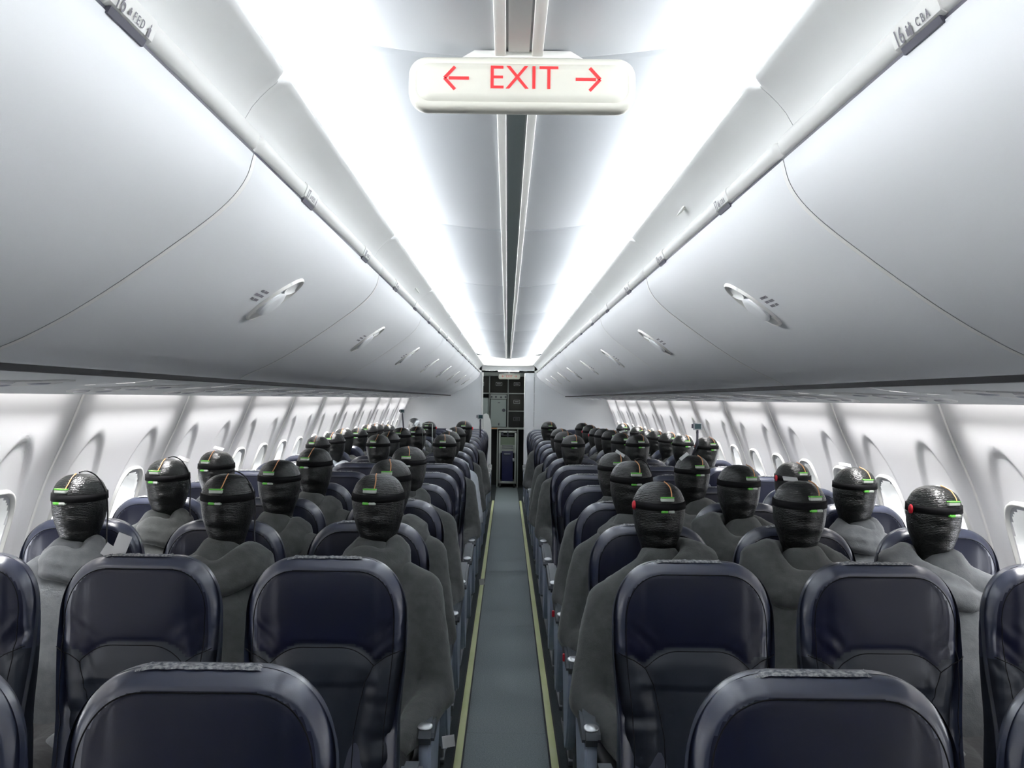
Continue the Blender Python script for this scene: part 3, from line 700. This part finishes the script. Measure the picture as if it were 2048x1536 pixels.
def surf_y(x, t, sv):
    R = SEAT_R; e = edge_d(x, t)
    y = (R - math.sqrt(max(0, R*R-(R-e)**2))) if e < R else 0.0
    y -= 0.020*(1-math.exp(-e/0.06))
    y += 0.0022*math.exp(-((e-0.029)/0.003)**2)               # piping seam
    ga = arch(x)-t; gb = abs(x)-bol(t)
    if t < 0.32 and abs(x) < 0.15: y += (1-sm(0.125, 0.14, abs(x)))*(0.005*math.exp(-(ga/0.006)**2) - (0.010*sm(0, 0.05, -ga)*(1-sm(0.28, 0.42, t)) if ga < 0 else 0.003*sm(0, 0.06, ga)))
    if t > 0.222: y += 0.004*math.exp(-(gb/0.004)**2) * sm(0.222, 0.235, t)
    if gb < 0: y -= 0.010*sm(0, 0.05, -gb)*sm(0.24, 0.36, t)
    if gb > 0 and t > 0.23: y -= 0.010*sm(0, 0.04, gb)*sm(0.0, 0.03, e)*sm(0.23, 0.30, t)
    # creases: across the bolsters and out of the headrest corners
    n1 = noise.noise(Vector((x*7, t*30, 0)) + sv); n2 = noise.noise(Vector(((x+t*math.copysign(1, x))*34, (t-x*math.copysign(1, x))*8, 3)) + sv)
    n3 = noise.noise(Vector((x*24, t*7, 7)) + sv); sh = sm(0.0, 0.03, e)
    n1 = math.copysign(abs(n1)**1.3, n1)*1.6; n2 = math.copysign(abs(n2)**1.3, n2)*1.6
    return y + sh*(0.0100*n1*sm(0.24, 0.34, t)*sm(0.07, 0.12, abs(x)) + 0.0095*n2*sm(0.12, 0.20, t)*(1-sm(0.24, 0.30, t))*sm(0.08, 0.15, abs(x)) + 0.0080*n3*sm(0.26, 0.34, t)*(1-sm(0.08, 0.12, abs(x))))
def stitch_mesh(seed):
    sv = Vector((seed*7.3, seed*3.1, seed*1.7)); bm = bmesh.new()
    def line(pts, r=0.0013): add_tube(bm, [(x, surf_y(x, t, sv)-t*LEAN-0.0002, TOPZ-t) for x, t in pts], r, 5)
    ins = []
    for i in range(1, len(OUT)-1):
        dx, dt = OUT[i+1][0]-OUT[i-1][0], OUT[i+1][1]-OUT[i-1][1]; L = math.hypot(dx, dt); ins.append((OUT[i][0]-dt/L*0.029, OUT[i][1]+dx/L*0.029))
    ins = [q for q in ins if q[0] >= 0 and q[1] < 0.72]
    line([(-x, t) for x, t in reversed(ins)] + ins)
    line([(x*0.132/20, arch(x*0.132/20)) for x in range(-20, 21)])
    for s_ in (-1, 1):
        line([(s_*q[0], q[1]) for q in [(bol(t), t) for t in [0.2245 + 0.495*(k/40)**1.5 for k in range(41)]]])
    return bm_mesh(bm)
def back_meshes(seed):
    NU, NV = 64, 96; L = 0.74
    us = [math.sin(math.pi/2*(2*k/NU-1)) for k in range(NU+1)]
    ts = [L*(k/NV)**1.45 for k in range(NV+1)]
    R = 0.030; P = []
    sv = Vector((seed*7.3, seed*3.1, seed*1.7))
    for t in ts:
        for u in us: x = u*hw_at(t); P.append((x, surf_y(x, t, sv), TOPZ-t))
    n = NU+1; reg = {'headrest': [], 'border': [], 'back_panel': [], 'bl': [], 'br': []}
    for j in range(NV):
        for i in range(NU):
            tm = (ts[j]+ts[j+1])/2; xm = (us[i]+us[i+1])/2*hw_at(tm)
            f = (j*n+i, (j+1)*n+i, (j+1)*n+i+1, j*n+i+1)
            if tm < 0.24 and edge_d(xm, tm) < 0.029: reg['border'].append(f)  # rim band split off to carry the painted ceiling sheen
            elif abs(xm) > bol(tm): reg['bl' if xm < 0 else 'br'].append(f)
            elif abs(xm) < 0.132 and tm > arch(xm) or tm > 0.258: reg['back_panel'].append(f)
            else: reg['headrest'].append(f)
    out = {}
    bmA = me(P, [f for v in reg.values() for f in v]); normals = [v.normal.copy() for v in bmA.vertices]
    for k, fs in reg.items():
        used = sorted({v for f in fs for v in f}); mp = {v: i for i, v in enumerate(used)}
        m = me([P[v] for v in used], [tuple(mp[v] for v in f) for f in fs])
        m.normals_split_custom_set_from_vertices([normals[v] for v in used])
        m.materials.append(M['leather' if k == 'headrest' else 'leather_sheen' if k == 'border' else 'leather_low']); out[k] = m
    return out
def shell_mesh():
    O = [(-x, t) for x, t in reversed(OUT[1:])] + OUT
    O = [(x, t) for x, t in O if t <= 0.735]
    V = []; rings = [(1.0, 0.030), (1.0, 0.045), (0.985, 0.062), (0.94, 0.075), (0.80, 0.082)]
    for s_, y in rings:
        for x, t in O:
            tt = t if s_ == 1 else t + (1-s_)*0.13*(1 if t < 0.3 else 0.2)
            V.append((x*s_, y - tt*LEAN, TOPZ-tt))
    n = len(O); Fc = [(i*n+k+1, i*n+k, (i+1)*n+k, (i+1)*n+k+1) for i in range(len(rings)-1) for k in range(n-1)]
    b = (len(rings)-1)*n
    h = n//2
    Fc += [(b+k+1, b+k, b+n-1-k, b+n-2-k) for k in range(h)]
    return me(V, Fc)
def wear_mesh(seed):
    rnd = random.Random(seed); V = []; NX, NY = 40, 6; x0, x1 = -0.100+rnd.uniform(-.015, .01), 0.082+rnd.uniform(-.01, .02)
    for j in range(NY+1):
        for i in range(NX+1):
            x = x0+(x1-x0)*i/NX; y = 0.012+0.030*j/NY
            edge = min(i, NX-i, j, NY-j); z = TOPZ + (0.0 if edge == 0 else 0.003+0.004*max(0, noise.noise(Vector((x*120, y*120, seed)))))
            zz = 0.0
            if abs(x) > 0.075: zz = -0.05*((abs(x)-0.075)/0.03)**2*0.15
            V.append((x+rnd.uniform(-.001, .001), y+(rnd.uniform(-.002, .002) if j in (0, NY) else 0), z+zz-0.0005))
    return me(V, [(j*(NX+1)+i, j*(NX+1)+i+1, (j+1)*(NX+1)+i+1, (j+1)*(NX+1)+i) for j in range(NY) for i in range(NX)])
def cushion_mesh():
    bm = bmesh.new(); add_box(bm, -0.225, 0.225, -0.60, -0.11, 0.35, 0.47, 0.045, 4)
    for v in bm.verts: v.co.z += 0.012*math.cos(v.co.x*6) + (0.02 if v.co.y < -0.45 and v.co.z > 0.4 else 0)
    return bm_mesh(bm)
def leg_mesh(x):
    bm = bmesh.new(); add_tube(bm, [(x, -0.50, 0.36), (x, -0.56, 0.02)], 0.018, 8); add_tube(bm, [(x, -0.16, 0.36), (x, -0.05, 0.02)], 0.018, 8)
    add_box(bm, x-0.02, x+0.02, -0.60, 0.0, 0.002, 0.025, 0.004); add_box(bm, x-0.015, x+0.015, -0.55, -0.12, 0.33, 0.365, 0.004)
    return bm_mesh(bm, True, 40)
def armrest_meshes(x):
    # rubber topped arm, sloping slightly; silver tip; pale blue side panel that tapers down to the seat frame
    pts = [(-0.100, 0.665), (-0.16, 0.670), (-0.30, 0.655), (-0.44, 0.635), (-0.500, 0.620), (-0.512, 0.600), (-0.505, 0.580), (-0.44, 0.575), (-0.28, 0.585), (-0.14, 0.60), (-0.100, 0.61)]
    arm = extrude_poly(pts, lambda a, b, t: (t, a, b), x-0.027, x+0.027, 0.010)
    tip = bmesh.new(); add_ell(tip, (x, -0.482, 0.627), (0.023, 0.022, 0.006), 20, 12, Matrix.Rotation(math.radians(14), 3, 'X').to_4x4()); tip = bm_mesh(tip)
    sp = crom([(-0.10, 0.60), (-0.22, 0.60), (-0.38, 0.59), (-0.475, 0.575), (-0.49, 0.52), (-0.46, 0.42), (-0.40, 0.32), (-0.33, 0.25), (-0.27, 0.23), (-0.22, 0.27), (-0.17, 0.40), (-0.10, 0.52)], 3)
    side = extrude_poly([(p[0], p[1]) for p in sp], lambda a, b, t: (t, a, b), x-0.018, x+0.018, 0.008)
    return arm, tip, side
VAR = []
for sd in range(3):
    b_ = back_meshes(sd+1); b_['wear'] = wear_mesh(sd+3); b_['wear'].materials.append(M['worn']); b_['st'] = stitch_mesh(sd+1); b_['st'].materials.append(M['strap']); VAR.append(b_)
SHELL = shell_mesh(); SHELL.materials.append(M['leather_sheen'])
CUSH = cushion_mesh(); CUSH.materials.append(M['leather'])
ARM = {s_: armrest_meshes(s_*0.2375) for s_ in (-1, 1)}
for s_ in ARM:
    for m_, k_ in zip(ARM[s_], ('armdark', 'steel', 'armblue')): m_.materials.append(M[k_])
LEGM = {x: leg_mesh(x) for x in (-0.19, 0.19)}
for m_ in LEGM.values(): m_.materials.append(M['frame'])
ROWY = [1.546] + [2.63 + 0.77*i for i in range(16)]
SX = {'aisle': 0.476, 'middle': 0.959, 'window': 1.437}
def seat(side, pos, row, occ):
    y = ROWY[row]; x = side*SX[pos]
    lab = f'{"taken" if occ else "empty"} navy leather {pos} seat, {SIDE[side]} side, {nth(row)} row from the camera'
    r = empty('airplane_seat', (x, y, 0), lab, 'seat', f'{pos} seats on the {SIDE[side]}')
    v = VAR[(row*3 + (0 if pos == 'aisle' else 1 if pos == 'middle' else 2) + (side > 0)) % 3]
    obj('headrest', v['headrest'], None, r); obj('headrest_sheen_border', v['border'], None, r); obj('back_panel', v['back_panel'], None, r)
    obj('side_bolster', v['bl'], None, r); obj('side_bolster', v['br'], None, r)
    obj('back_shell', SHELL, None, r)
    if row < 7: obj('stitching', v['st'], None, r)
    if row < 8: obj('worn_strip', v['wear'], None, r)['label'] = 'scuffed grey strip along the top edge'
    if row > 0: obj('seat_cushion', CUSH, None, r)
    if pos == 'aisle' and row > 0:
        a, t, s_ = ARM[-side]
        ar = obj('armrest', a, None, r); obj('armrest_tip', t, None, ar)['label'] = 'silver armrest tip'
        obj('armrest_panel', s_, None, r)['label'] = 'pale blue grey side panel'
    if pos in ('aisle', 'window') and row > 0: obj('leg', LEGM[-0.19*side if pos == 'aisle' else 0.19*side], None, r)
    elif row > 0 or True: obj('leg', LEGM[0.19*side], None, r)
    return r
# ------------------------------------------------------------------ mannequins (rows, seats and head positions as in the photo)
# (row, side, pos, head px x, head px top y, variant)
HEADS = [
 (2, LEFT, 'window', 155, 948, 'A'), (2, LEFT, 'middle', 453, 948, 'B'), (2, LEFT, 'aisle', 756, 948, 'F'),
 (2, RIGHT, 'aisle', 1320, 964, 'C'), (2, RIGHT, 'middle', 1603, 962, 'D'), (2, RIGHT, 'window', 1873, 972, 'E'),
 (3, LEFT, 'window', 333, 918, 'F'), (3, LEFT, 'middle', 557, 920, 'A'), (3, LEFT, 'aisle', 780, 919, 'B'),
 (3, RIGHT, 'aisle', 1264, 922, 'A'), (3, RIGHT, 'middle', 1480, 930, 'D'), (3, RIGHT, 'window', 1713, 935, 'B'),
 (4, LEFT, 'window', 431, 902, 'F'), (4, LEFT, 'middle', 628, 896, 'A'), (4, LEFT, 'aisle', 817, 893, 'F'),
 (4, RIGHT, 'aisle', 1232, 905, 'A'), (4, RIGHT, 'middle', 1386, 911, 'D'), (4, RIGHT, 'window', 1588, 925, 'B'),
 (7, LEFT, 'window', 635, 872, 'A'), (7, LEFT, 'middle', 756, 869, 'B'), (7, LEFT, 'aisle', 889, 869, 'A'),
 (8, LEFT, 'window', 668, 865, 'B'), (8, LEFT, 'middle', 778, 863, 'A'), (8, LEFT, 'aisle', 899, 862, 'B'),
 (9, LEFT, 'window', 687, 857, 'A'), (9, LEFT, 'middle', 802, 855, 'B'), (9, LEFT, 'aisle', 912, 854, 'A'),
 (10, LEFT, 'window', 717, 856, 'B'), (10, LEFT, 'middle', 834, 853, 'A'), (11, LEFT, 'window', 738, 849, 'A'),
 (11, LEFT, 'middle', 828, 836, 'A'), (11, LEFT, 'aisle', 928, 842, 'A'), (12, LEFT, 'window', 752, 847, 'A'), (13, LEFT, 'window', 765, 849, 'B'),
 (13, LEFT, 'middle', 858, 843, 'A'), (14, LEFT, 'window', 777, 849, 'A'),
 (7, RIGHT, 'aisle', 1147, 870, 'A'), (8, RIGHT, 'aisle', 1130, 863, 'B'), (9, RIGHT, 'aisle', 1121, 857, 'A'), (12, RIGHT, 'aisle', 1098, 843, 'A'),
 (7, RIGHT, 'middle', 1276, 869, 'A'), (8, RIGHT, 'middle', 1244, 866, 'B'), (9, RIGHT, 'middle', 1223, 860, 'A'), (10, RIGHT, 'middle', 1207, 857, 'A'),
 (11, RIGHT, 'middle', 1194, 856, 'B'), (12, RIGHT, 'middle', 1180, 850, 'A'), (13, RIGHT, 'middle', 1165, 846, 'A'),
 (7, RIGHT, 'window', 1414, 874, 'A'), (8, RIGHT, 'window', 1367, 870, 'B'), (9, RIGHT, 'window', 1337, 865, 'A'), (10, RIGHT, 'window', 1313, 861, 'A'),
 (11, RIGHT, 'window', 1293, 860, 'A'), (12, RIGHT, 'window', 1276, 853, 'B'), (14, RIGHT, 'window', 1247, 847, 'A')]
OCC = {(h[0], h[1], h[2]) for h in HEADS}
for row in range(len(ROWY)):
    for side in (LEFT, RIGHT):
        for pos in ('aisle', 'middle', 'window'):
            if row == 0 and pos == 'window': continue
            seat(side, pos, row, (row, side, pos) in OCC)
def evaluated(bm, vox, smooth_it, disp=0.0, dsize=0.1, ratio=None):
    m = bm_mesh(bm); o = bpy.data.objects.new('tmp', m); COL.objects.link(o)
    rm = o.modifiers.new('r', 'REMESH'); rm.mode = 'VOXEL'; rm.voxel_size = vox; rm.use_smooth_shade = True
    s_ = o.modifiers.new('s', 'SMOOTH'); s_.iterations = smooth_it; s_.factor = 0.5
    if disp:
        tx = bpy.data.textures.new('c', 'CLOUDS'); tx.noise_scale = dsize; tx.noise_depth = 2
        d = o.modifiers.new('d', 'DISPLACE'); d.texture = tx; d.strength = disp; d.mid_level = 0.5; d.texture_coords = 'LOCAL'
    if ratio:
        dc = o.modifiers.new('q', 'DECIMATE'); dc.ratio = ratio
    dg = bpy.context.evaluated_depsgraph_get(); dg.update()
    res = bpy.data.meshes.new_from_object(o.evaluated_get(dg)); bpy.data.objects.remove(o)
    res.polygons.foreach_set('use_smooth', [True]*len(res.polygons)); return res
def capsule(bm, a, b, ra, rb, n=7):
    a, b = Vector(a), Vector(b)
    for i in range(n+1):
        t = i/n; r = ra*(1-t)+rb*t; r = (r, r, r) if not isinstance(ra, tuple) else None
        add_ell(bm, a.lerp(b, t), r, 12, 8)
def ecaps(bm, a, b, ra, rb, n=6):
    a, b = Vector(a), Vector(b)
    for i in range(n+1):
        t = i/n; add_ell(bm, a.lerp(b, t), tuple(ra[j]*(1-t)+rb[j]*t for j in range(3)), 16, 10)
# local frame: origin on the floor below the head, head centre above, front = -Y ; head top at z = 1.328
def hoodie_mesh(arm_out, shy):
    bm = bmesh.new()
    ecaps(bm, (0, -0.20, 0.50), (0, -0.14, 0.74), (0.165, 0.125, 0.08), (0.175, 0.125, 0.10))
    ecaps(bm, (0, -0.14, 0.74), (0, -0.07, 0.93), (0.175, 0.120, 0.10), (0.165, 0.100, 0.07))
    ecaps(bm, (0, -0.05, 0.95), (0, -0.02, 1.10), (0.130, 0.090, 0.06), (0.066, 0.068, 0.035))
    for s_ in (-1, 1):
        sh = (s_*0.165, -0.05, 0.955+shy*s_); capsule(bm, (s_*0.08, -0.04, 1.01), sh, 0.062, 0.072)
        el = (s_*(0.225+arm_out), -0.16, 0.665); capsule(bm, sh, el, 0.074, 0.060, 9)
        capsule(bm, el, (s_*0.13, -0.40, 0.585), 0.058, 0.045, 9)
    return evaluated(bm, 0.013, 9, 0.016, 0.13)
def trouser_mesh():
    bm = bmesh.new()
    add_ell(bm, (0, -0.22, 0.54), (0.17, 0.13, 0.09))
    for s_ in (-1, 1):
        capsule(bm, (s_*0.085, -0.22, 0.545), (s_*0.11, -0.60, 0.53), 0.080, 0.062, 9)
        capsule(bm, (s_*0.11, -0.60, 0.53), (s_*0.11, -0.50, 0.13), 0.060, 0.045, 9)
        ecaps(bm, (s_*0.11, -0.51, 0.06), (s_*0.11, -0.60, 0.045), (0.042, 0.06, 0.05), (0.042, 0.06, 0.035), 3)
    return evaluated(bm, 0.018, 3, 0.01, 0.06)
def hood_mesh(kind):
    """collar / hood bunched round the neck"""
    bm = bmesh.new(); n = 30
    spec = {'A': (0.105, 0.090, 1.045, 0.034, 0.00, 0.02), 'B': (0.120, 0.100, 1.040, 0.036, 0.02, -0.02), 'C': (0.145, 0.105, 1.040, 0.038, 0.055, 0.03),
            'D': (0.150, 0.105, 1.050, 0.040, -0.02, 0.05), 'E': (0.145, 0.100, 1.040, 0.036, -0.045, 0.01), 'F': (0.078, 0.075, 1.075, 0.030, 0.0, 0.0)}[kind]
    rx, ry, z, r, tilt, lift = spec
    for i in range(n):
        a = 2*math.pi*i/n; x = rx*math.cos(a); y = ry*math.sin(a)-0.03
        zz = z + tilt*math.cos(a) + lift*math.sin(a)*0.5 - 0.03*max(0, -math.sin(a)) + 0.010*math.sin(3*a+ord(kind))
        add_ell(bm, (x, y, zz), (r*1.15, r*1.0, r*(0.80+0.25*math.sin(2*a+1))), 12, 8)
        add_ell(bm, (x*0.72, y*0.72-0.005, zz+0.028), (r*1.05, r*1.0, r*0.75), 12, 8)
        add_ell(bm, (x*1.12, y*1.1-0.005, zz-0.035), (r*1.0, r*0.8, r*0.7), 12, 8)
    return evaluated(bm, 0.011, 7, 0.014, 0.09)
def head_mesh():
    P = crom([(0.0, 1.328), (0.036, 1.323), (0.062, 1.306), (0.077, 1.282), (0.083, 1.255), (0.0825, 1.225), (0.078, 1.190), (0.069, 1.158), (0.060, 1.130), (0.054, 1.105), (0.052, 1.05)], 5)
    V = []; n = 48
    for p in P:
        for k in range(n):
            a = 2*math.pi*k/n; c, s_ = math.cos(a), math.sin(a); r = max(p[0], 0.0005)
            depth = 1.14 if p[1] > 1.17 else 1.14 - (1.17-p[1])*2.2
            x = r*c; y = r*depth*s_
            if s_ < 0:
                f = (-s_)**6
                y -= f*(0.010*math.exp(-((p[1]-1.185)/0.018)**2) + 0.006*math.exp(-((p[1]-1.225)/0.010)**2) + 0.010*math.exp(-((p[1]-1.135)/0.014)**2)*1.0)
            g = noise.noise(Vector((x*25, y*25, p[1]*60)))*0.0012
            V.append((x*(1+g*8), y+g, p[1]+g))
    m = len(P)
    Fc = [(i*n+k, (i+1)*n+k, (i+1)*n+(k+1) % n, i*n+(k+1) % n) for i in range(m-1) for k in range(n)]
    return me(V, Fc)
def strap_mesh():
    V = []; n = 48; rings = [(1.2695, -0.002), (1.2695, 0.002), (1.247, 0.0032), (1.247, 0.0)]
    for z, o_ in rings:
        for k in range(n):
            a = 2*math.pi*k/n; r = 0.0822+o_; y = r*1.14*math.sin(a)
            if math.sin(a) < 0: y -= (-math.sin(a))**6*0.006
            V.append((r*math.cos(a), y, z + 0.004*math.sin(a)))
    Fc = [(i*n+k, i*n+(k+1) % n, (i+1)*n+(k+1) % n, (i+1)*n+k) for i in range(3) for k in range(n)]
    return me(V, [f[::-1] for f in Fc])
HEAD = head_mesh(); HEAD.materials.append(M['tape'])
HEAD_S = HEAD.copy(); HEAD_S.materials.clear(); HEAD_S.materials.append(M['silver'])
STRAP = strap_mesh(); STRAP.materials.append(M['strap'])
def xf(x, dzv): return None
TAG_UP = box(-0.021, 0.021, -0.0985, -0.084, 1.2725, 1.2825, 0.002); TAG_UP.materials.append(M['label'])
TAG_UPG = box(-0.021, 0.021, -0.0995, -0.083, 1.2828, 1.2865, 0.001); TAG_UPG.materials.append(M['green'])
TAG_DN = box(0.0, 0.021, -0.104, -0.092, 1.2365, 1.2445, 0.002); TAG_DN.materials.append(M['label'])
TAG_DNG = box(-0.021, 0.0, -0.104, -0.092, 1.2365, 1.2445, 0.002); TAG_DNG.materials.append(M['green'])
def wire_mesh(curl):
    pts = [(0.014, -0.090, 1.284), (0.0155+curl*0.2, -0.087, 1.291), (0.0165+curl*0.4, -0.079, 1.301), (0.016+curl*0.7, -0.066, 1.315), (0.012+curl, -0.050, 1.324), (0.008+curl, -0.030, 1.330)]
    return tube([tuple(p) for p in crom(pts, 4)], 0.0019, 6)
WIRE = [wire_mesh(c_) for c_ in (0.0, 0.006, -0.006)]
for w_ in WIRE: w_.materials.append(M['orange'])
CABLE = tube([tuple(p) for p in crom([(0.008, -0.030, 1.333), (0.03, -0.02, 1.338), (0.06, -0.01, 1.318), (0.082, 0.0, 1.27), (0.090, 0.0, 1.21), (0.095, -0.02, 1.12), (0.12, -0.06, 1.02)], 5)], 0.0024, 6); CABLE.materials.append(M['cable'])
REDD = bmesh.new(); add_ell(REDD, (-0.084, -0.022, 1.254), (0.007, 0.013, 0.015), 16, 10); REDD = bm_mesh(REDD); REDD.materials.append(M['red'])
PAPER = box(-0.024, 0.024, -0.001, 0.001, -0.012, 0.012); PAPER.materials.append(M['paper'])
HOODIE = [hoodie_mesh(0.0, 0.0), hoodie_mesh(0.015, 0.012)]
TROUS = trouser_mesh(); TROUS.materials.append(M['trouser'])
HOOD = {k: hood_mesh(k) for k in 'ABCDEF'}
for m_ in list(HOOD.values()): m_.materials.append(M['hoodie'])
for m_ in HOODIE: m_.materials.append(M['hoodie'])
def recol(m_, mt):
    c_ = m_.copy(); c_.materials.clear(); c_.materials.append(mt); return c_
HOODIE_W = recol(HOODIE[0], M['shirt']); HOOD_W = recol(HOOD['B'], M['shirt']); HOODIE_S = recol(HOODIE[1], M['hoodie2']); HOOD_S = recol(HOOD['F'], M['hoodie2']); HOOD_E2 = recol(HOOD['E'], M['hoodie2'])
WHITE = {(8, LEFT, 'window'), (9, LEFT, 'middle'), (8, LEFT, 'aisle')}
SLATE = {(2, LEFT, 'window'), (3, RIGHT, 'window'), (4, LEFT, 'window'), (2, RIGHT, 'window')}
REDS = {(2, RIGHT, 'aisle'), (2, RIGHT, 'window'), (4, RIGHT, 'window'), (7, RIGHT, 'window'), (12, RIGHT, 'middle'), (11, LEFT, 'aisle'), (13, LEFT, 'middle'), (11, RIGHT, 'middle')}
CABLES = {(2, LEFT, 'window'), (3, LEFT, 'window'), (2, LEFT, 'middle'), (3, RIGHT, 'aisle')}
PAPERS = {(3, LEFT, 'window'): (0.062, 0.0, 1.327, 0.3), (4, LEFT, 'window'): (0.020, -0.03, 1.340, 0.25), (4, RIGHT, 'aisle'): (0.02, -0.05, 1.325, 0.6), (4, RIGHT, 'middle'): (-0.045, -0.05, 1.325, -0.7),
          (3, RIGHT, 'window'): (-0.045, -0.02, 1.338, 0.15), (8, LEFT, 'aisle'): (0.0, -0.04, 1.335, 0.3), (8, RIGHT, 'middle'): (0.0, -0.03, 1.34, -0.3), (2, RIGHT, 'middle'): (-0.03, 0.0, 1.332, 0.1)}
px_side = {LEFT: 1, RIGHT: -1}
for hi, (row, side, pos, hx, hy, var) in enumerate(HEADS):
    yh = ROWY[row] - 0.125
    ro = math.radians(0.65); dxp, dyp = hx-1014.0, 798.0-hy
    rx_, rz_ = dxp*math.cos(ro)-dyp*math.sin(ro), dxp*math.sin(ro)+dyp*math.cos(ro)
    X = cam.location.x + rx_*(yh-0.02)/F; Z = H + rz_*(yh-0.02)/F
    key = (row, side, pos)
    bits = []
    if key in REDS: bits.append('red disc on its ear side')
    if key in PAPERS: bits.append('paper tag on its head')
    if key in CABLES: bits.append('black cable over its head')
    cloth = 'white top' if key in WHITE else 'slate grey hoodie' if key in SLATE else 'charcoal hoodie'
    silver = key == (11, LEFT, 'middle')
    lab = f'{"silver" if silver else "black-taped"} head mannequin, {cloth}, {SIDE[side]} {pos} seat, {nth(row)} row' + (f', {bits[0]}' if bits else '')
    lab = lab.replace('on its ear side', 'by its ear').replace(' tag on its head', ' tag on top').replace(' over its head', ' on top')
    r = empty('mannequin', (X, yh, Z-1.328), lab, 'mannequin', 'seated mannequins with wrapped heads')
    lean = (side*SX[pos] - X)
    yaw = random.uniform(-0.10, 0.10)
    for nm, ms in (('hoodie', HOODIE_W if key in WHITE else HOODIE_S if key in SLATE else HOODIE[hi % 2]),
                   ('hood', HOOD_W if key in WHITE else HOOD_E2 if (key in SLATE and var == 'E') else HOOD_S if key in SLATE else HOOD[var])):
        o = obj(nm, ms, None, r, (lean*0.35 if nm == 'hoodie' else 0, 0, 0))
    if row < 5: obj('trousers', TROUS, None, r, (lean*0.35, 0, 0))
    hd = obj('head', HEAD_S if silver else HEAD, None, r, None, (0, 0, yaw)); hd['label'] = 'silver wrapped head' if silver else 'head wrapped in glossy black tape'
    if silver: hd.scale = (0.75, 0.75, 1.0); continue
    obj('head_strap', STRAP, None, hd)
    sx_ = -0.024*(1 if side < 0 else -1) * (1.0 if pos != 'aisle' else 0.4)
    if row == 2 and pos == 'middle': sx_ = -0.008*(1 if side < 0 else -3)
    ta = math.asin(max(-1, min(1, sx_/0.095)))
    def on_head(name, ms, lab2=None):
        o = obj(name, ms, None, hd, None, (0, 0, ta)); 
        if lab2: o['label'] = lab2
        return o
    on_head('upper_label', TAG_UP); on_head('upper_label_edge', TAG_UPG, 'bright green edge of the label')
    on_head('lower_label', TAG_DN); on_head('lower_label_end', TAG_DNG, 'bright green end of the label')
    on_head('wire', WIRE[hi % 3], 'thin orange wire over the crown')
    if key in CABLES: obj('cable', CABLE, None, hd)
    if key in REDS:
        o = obj('ear_disc', REDD, None, hd); o['label'] = 'red disc at the strap'
        if side < 0: o.rotation_euler = (0, 0, math.radians(150))
    if key in PAPERS:
        p = PAPERS[key]; o = obj('paper_tag', PAPER, None, hd, p[:3], (math.radians(-60), p[3], 0))
# ------------------------------------------------------------------ loose things
def action_cam(X, y, Z, size, base, label, lean=(0, 0)):
    r = empty('action_camera', (X, y, Z), label, 'camera', 'small cameras on mounts')
    s_ = size
    obj('camera_body', box(-s_*0.5, s_*0.5, -s_*0.2, s_*0.2, -s_*0.40, s_*0.40, s_*0.08), M['camgrey'], r)
    obj('screen', box(-s_*0.32, s_*0.38, -s_*0.215, -s_*0.20, -s_*0.28, s_*0.30), M['camscreen'], r)
    obj('lens_side', box(-s_*0.68, -s_*0.48, -s_*0.25, s_*0.1, -s_*0.2, s_*0.3, s_*0.05), M['slot'], r)
    bm = bmesh.new(); add_box(bm, -s_*0.12, s_*0.12, -s_*0.1, s_*0.1, -s_*0.62, -s_*0.38, s_*0.02)
    L = Z-base
    add_tube(bm, [(0, 0, -s_*0.6), (lean[0]*0.5, 0, -s_*0.6-(L-s_*0.6)*0.4), (lean[0], lean[1], -L)], s_*0.17, 8)
    add_box(bm, lean[0]-s_*0.3, lean[0]+s_*0.3, lean[1]-s_*0.12, lean[1]+s_*0.12, -L, -L+s_*0.25, s_*0.03)
    obj('mount', bm_mesh(bm, True, 40), M['slot'], r)
    return r
action_cam(1.305, 7.02, H-0.175, 0.060, 1.15, 'silver action camera on a black mount above the right window seats', (0.0, 0.22))
action_cam(-1.075, 10.30, H-0.135, 0.045, 1.15, 'tiny dark camera on a tall black mount above the left seats', (0.02, 0.05))
action_cam(-0.300, 11.00, H-0.195, 0.062, 1.15, 'silver action camera on the left aisle seats near the rear doorway', (0.0, 0.11))
o = obj('wire_frame', tube([(-0.745, 8.83, 1.02), (-0.745, 8.83, 1.345), (-0.740, 8.83, 1.35), (-0.665, 8.83, 1.35), (-0.66, 8.83, 1.345), (-0.66, 8.83, 1.02)], 0.004), M['label'])
tag(o, 'thin white wire frame standing among the left seats far back', 'wire frame')
def paper(name, loc, rot, sx, sz, label):
    m = box(-sx/2, sx/2, -0.0008, 0.0008, -sz/2, sz/2); o = obj(name, m, M['paper'], None, loc, rot); tag(o, label, 'paper tag', 'white paper tags'); return o
paper('paper_tag', (-1.020, 2.66, 1.176), (0.1, math.radians(22), 0.1), 0.036, 0.060, 'white paper tag standing up behind the second-row left middle seat')
paper('paper_tag', (-1.045, 2.665, 1.152), (0.3, math.radians(35), 0.1), 0.055, 0.038, 'folded paper tag lying at the top left corner of a front seat')
paper('paper_tag', (-0.170, 2.90, 0.590), (0.0, math.radians(-6), 0.25), 0.036, 0.034, 'crumpled white tag on the nearest left aisle armrest')
paper('paper_tag', (-0.208, 8.50, 0.036), (0.0, math.radians(-6), 0.25), 0.045, 0.050, 'small white tag standing on the left floor strip further back')
for x_, y_, z_, lab in ((0.232, 3.95, 0.61, 'small red tag on a right aisle armrest, nearer one'), (0.226, 4.72, 0.61, 'small red tag on a right aisle armrest, further one')):
    o = obj('red_tag', box(-0.006, 0.006, -0.008, 0.008, -0.014, 0.014, 0.003), M['red'], None, (x_-0.022, y_-0.17, z_)); tag(o, lab, 'tag', 'red armrest tags')
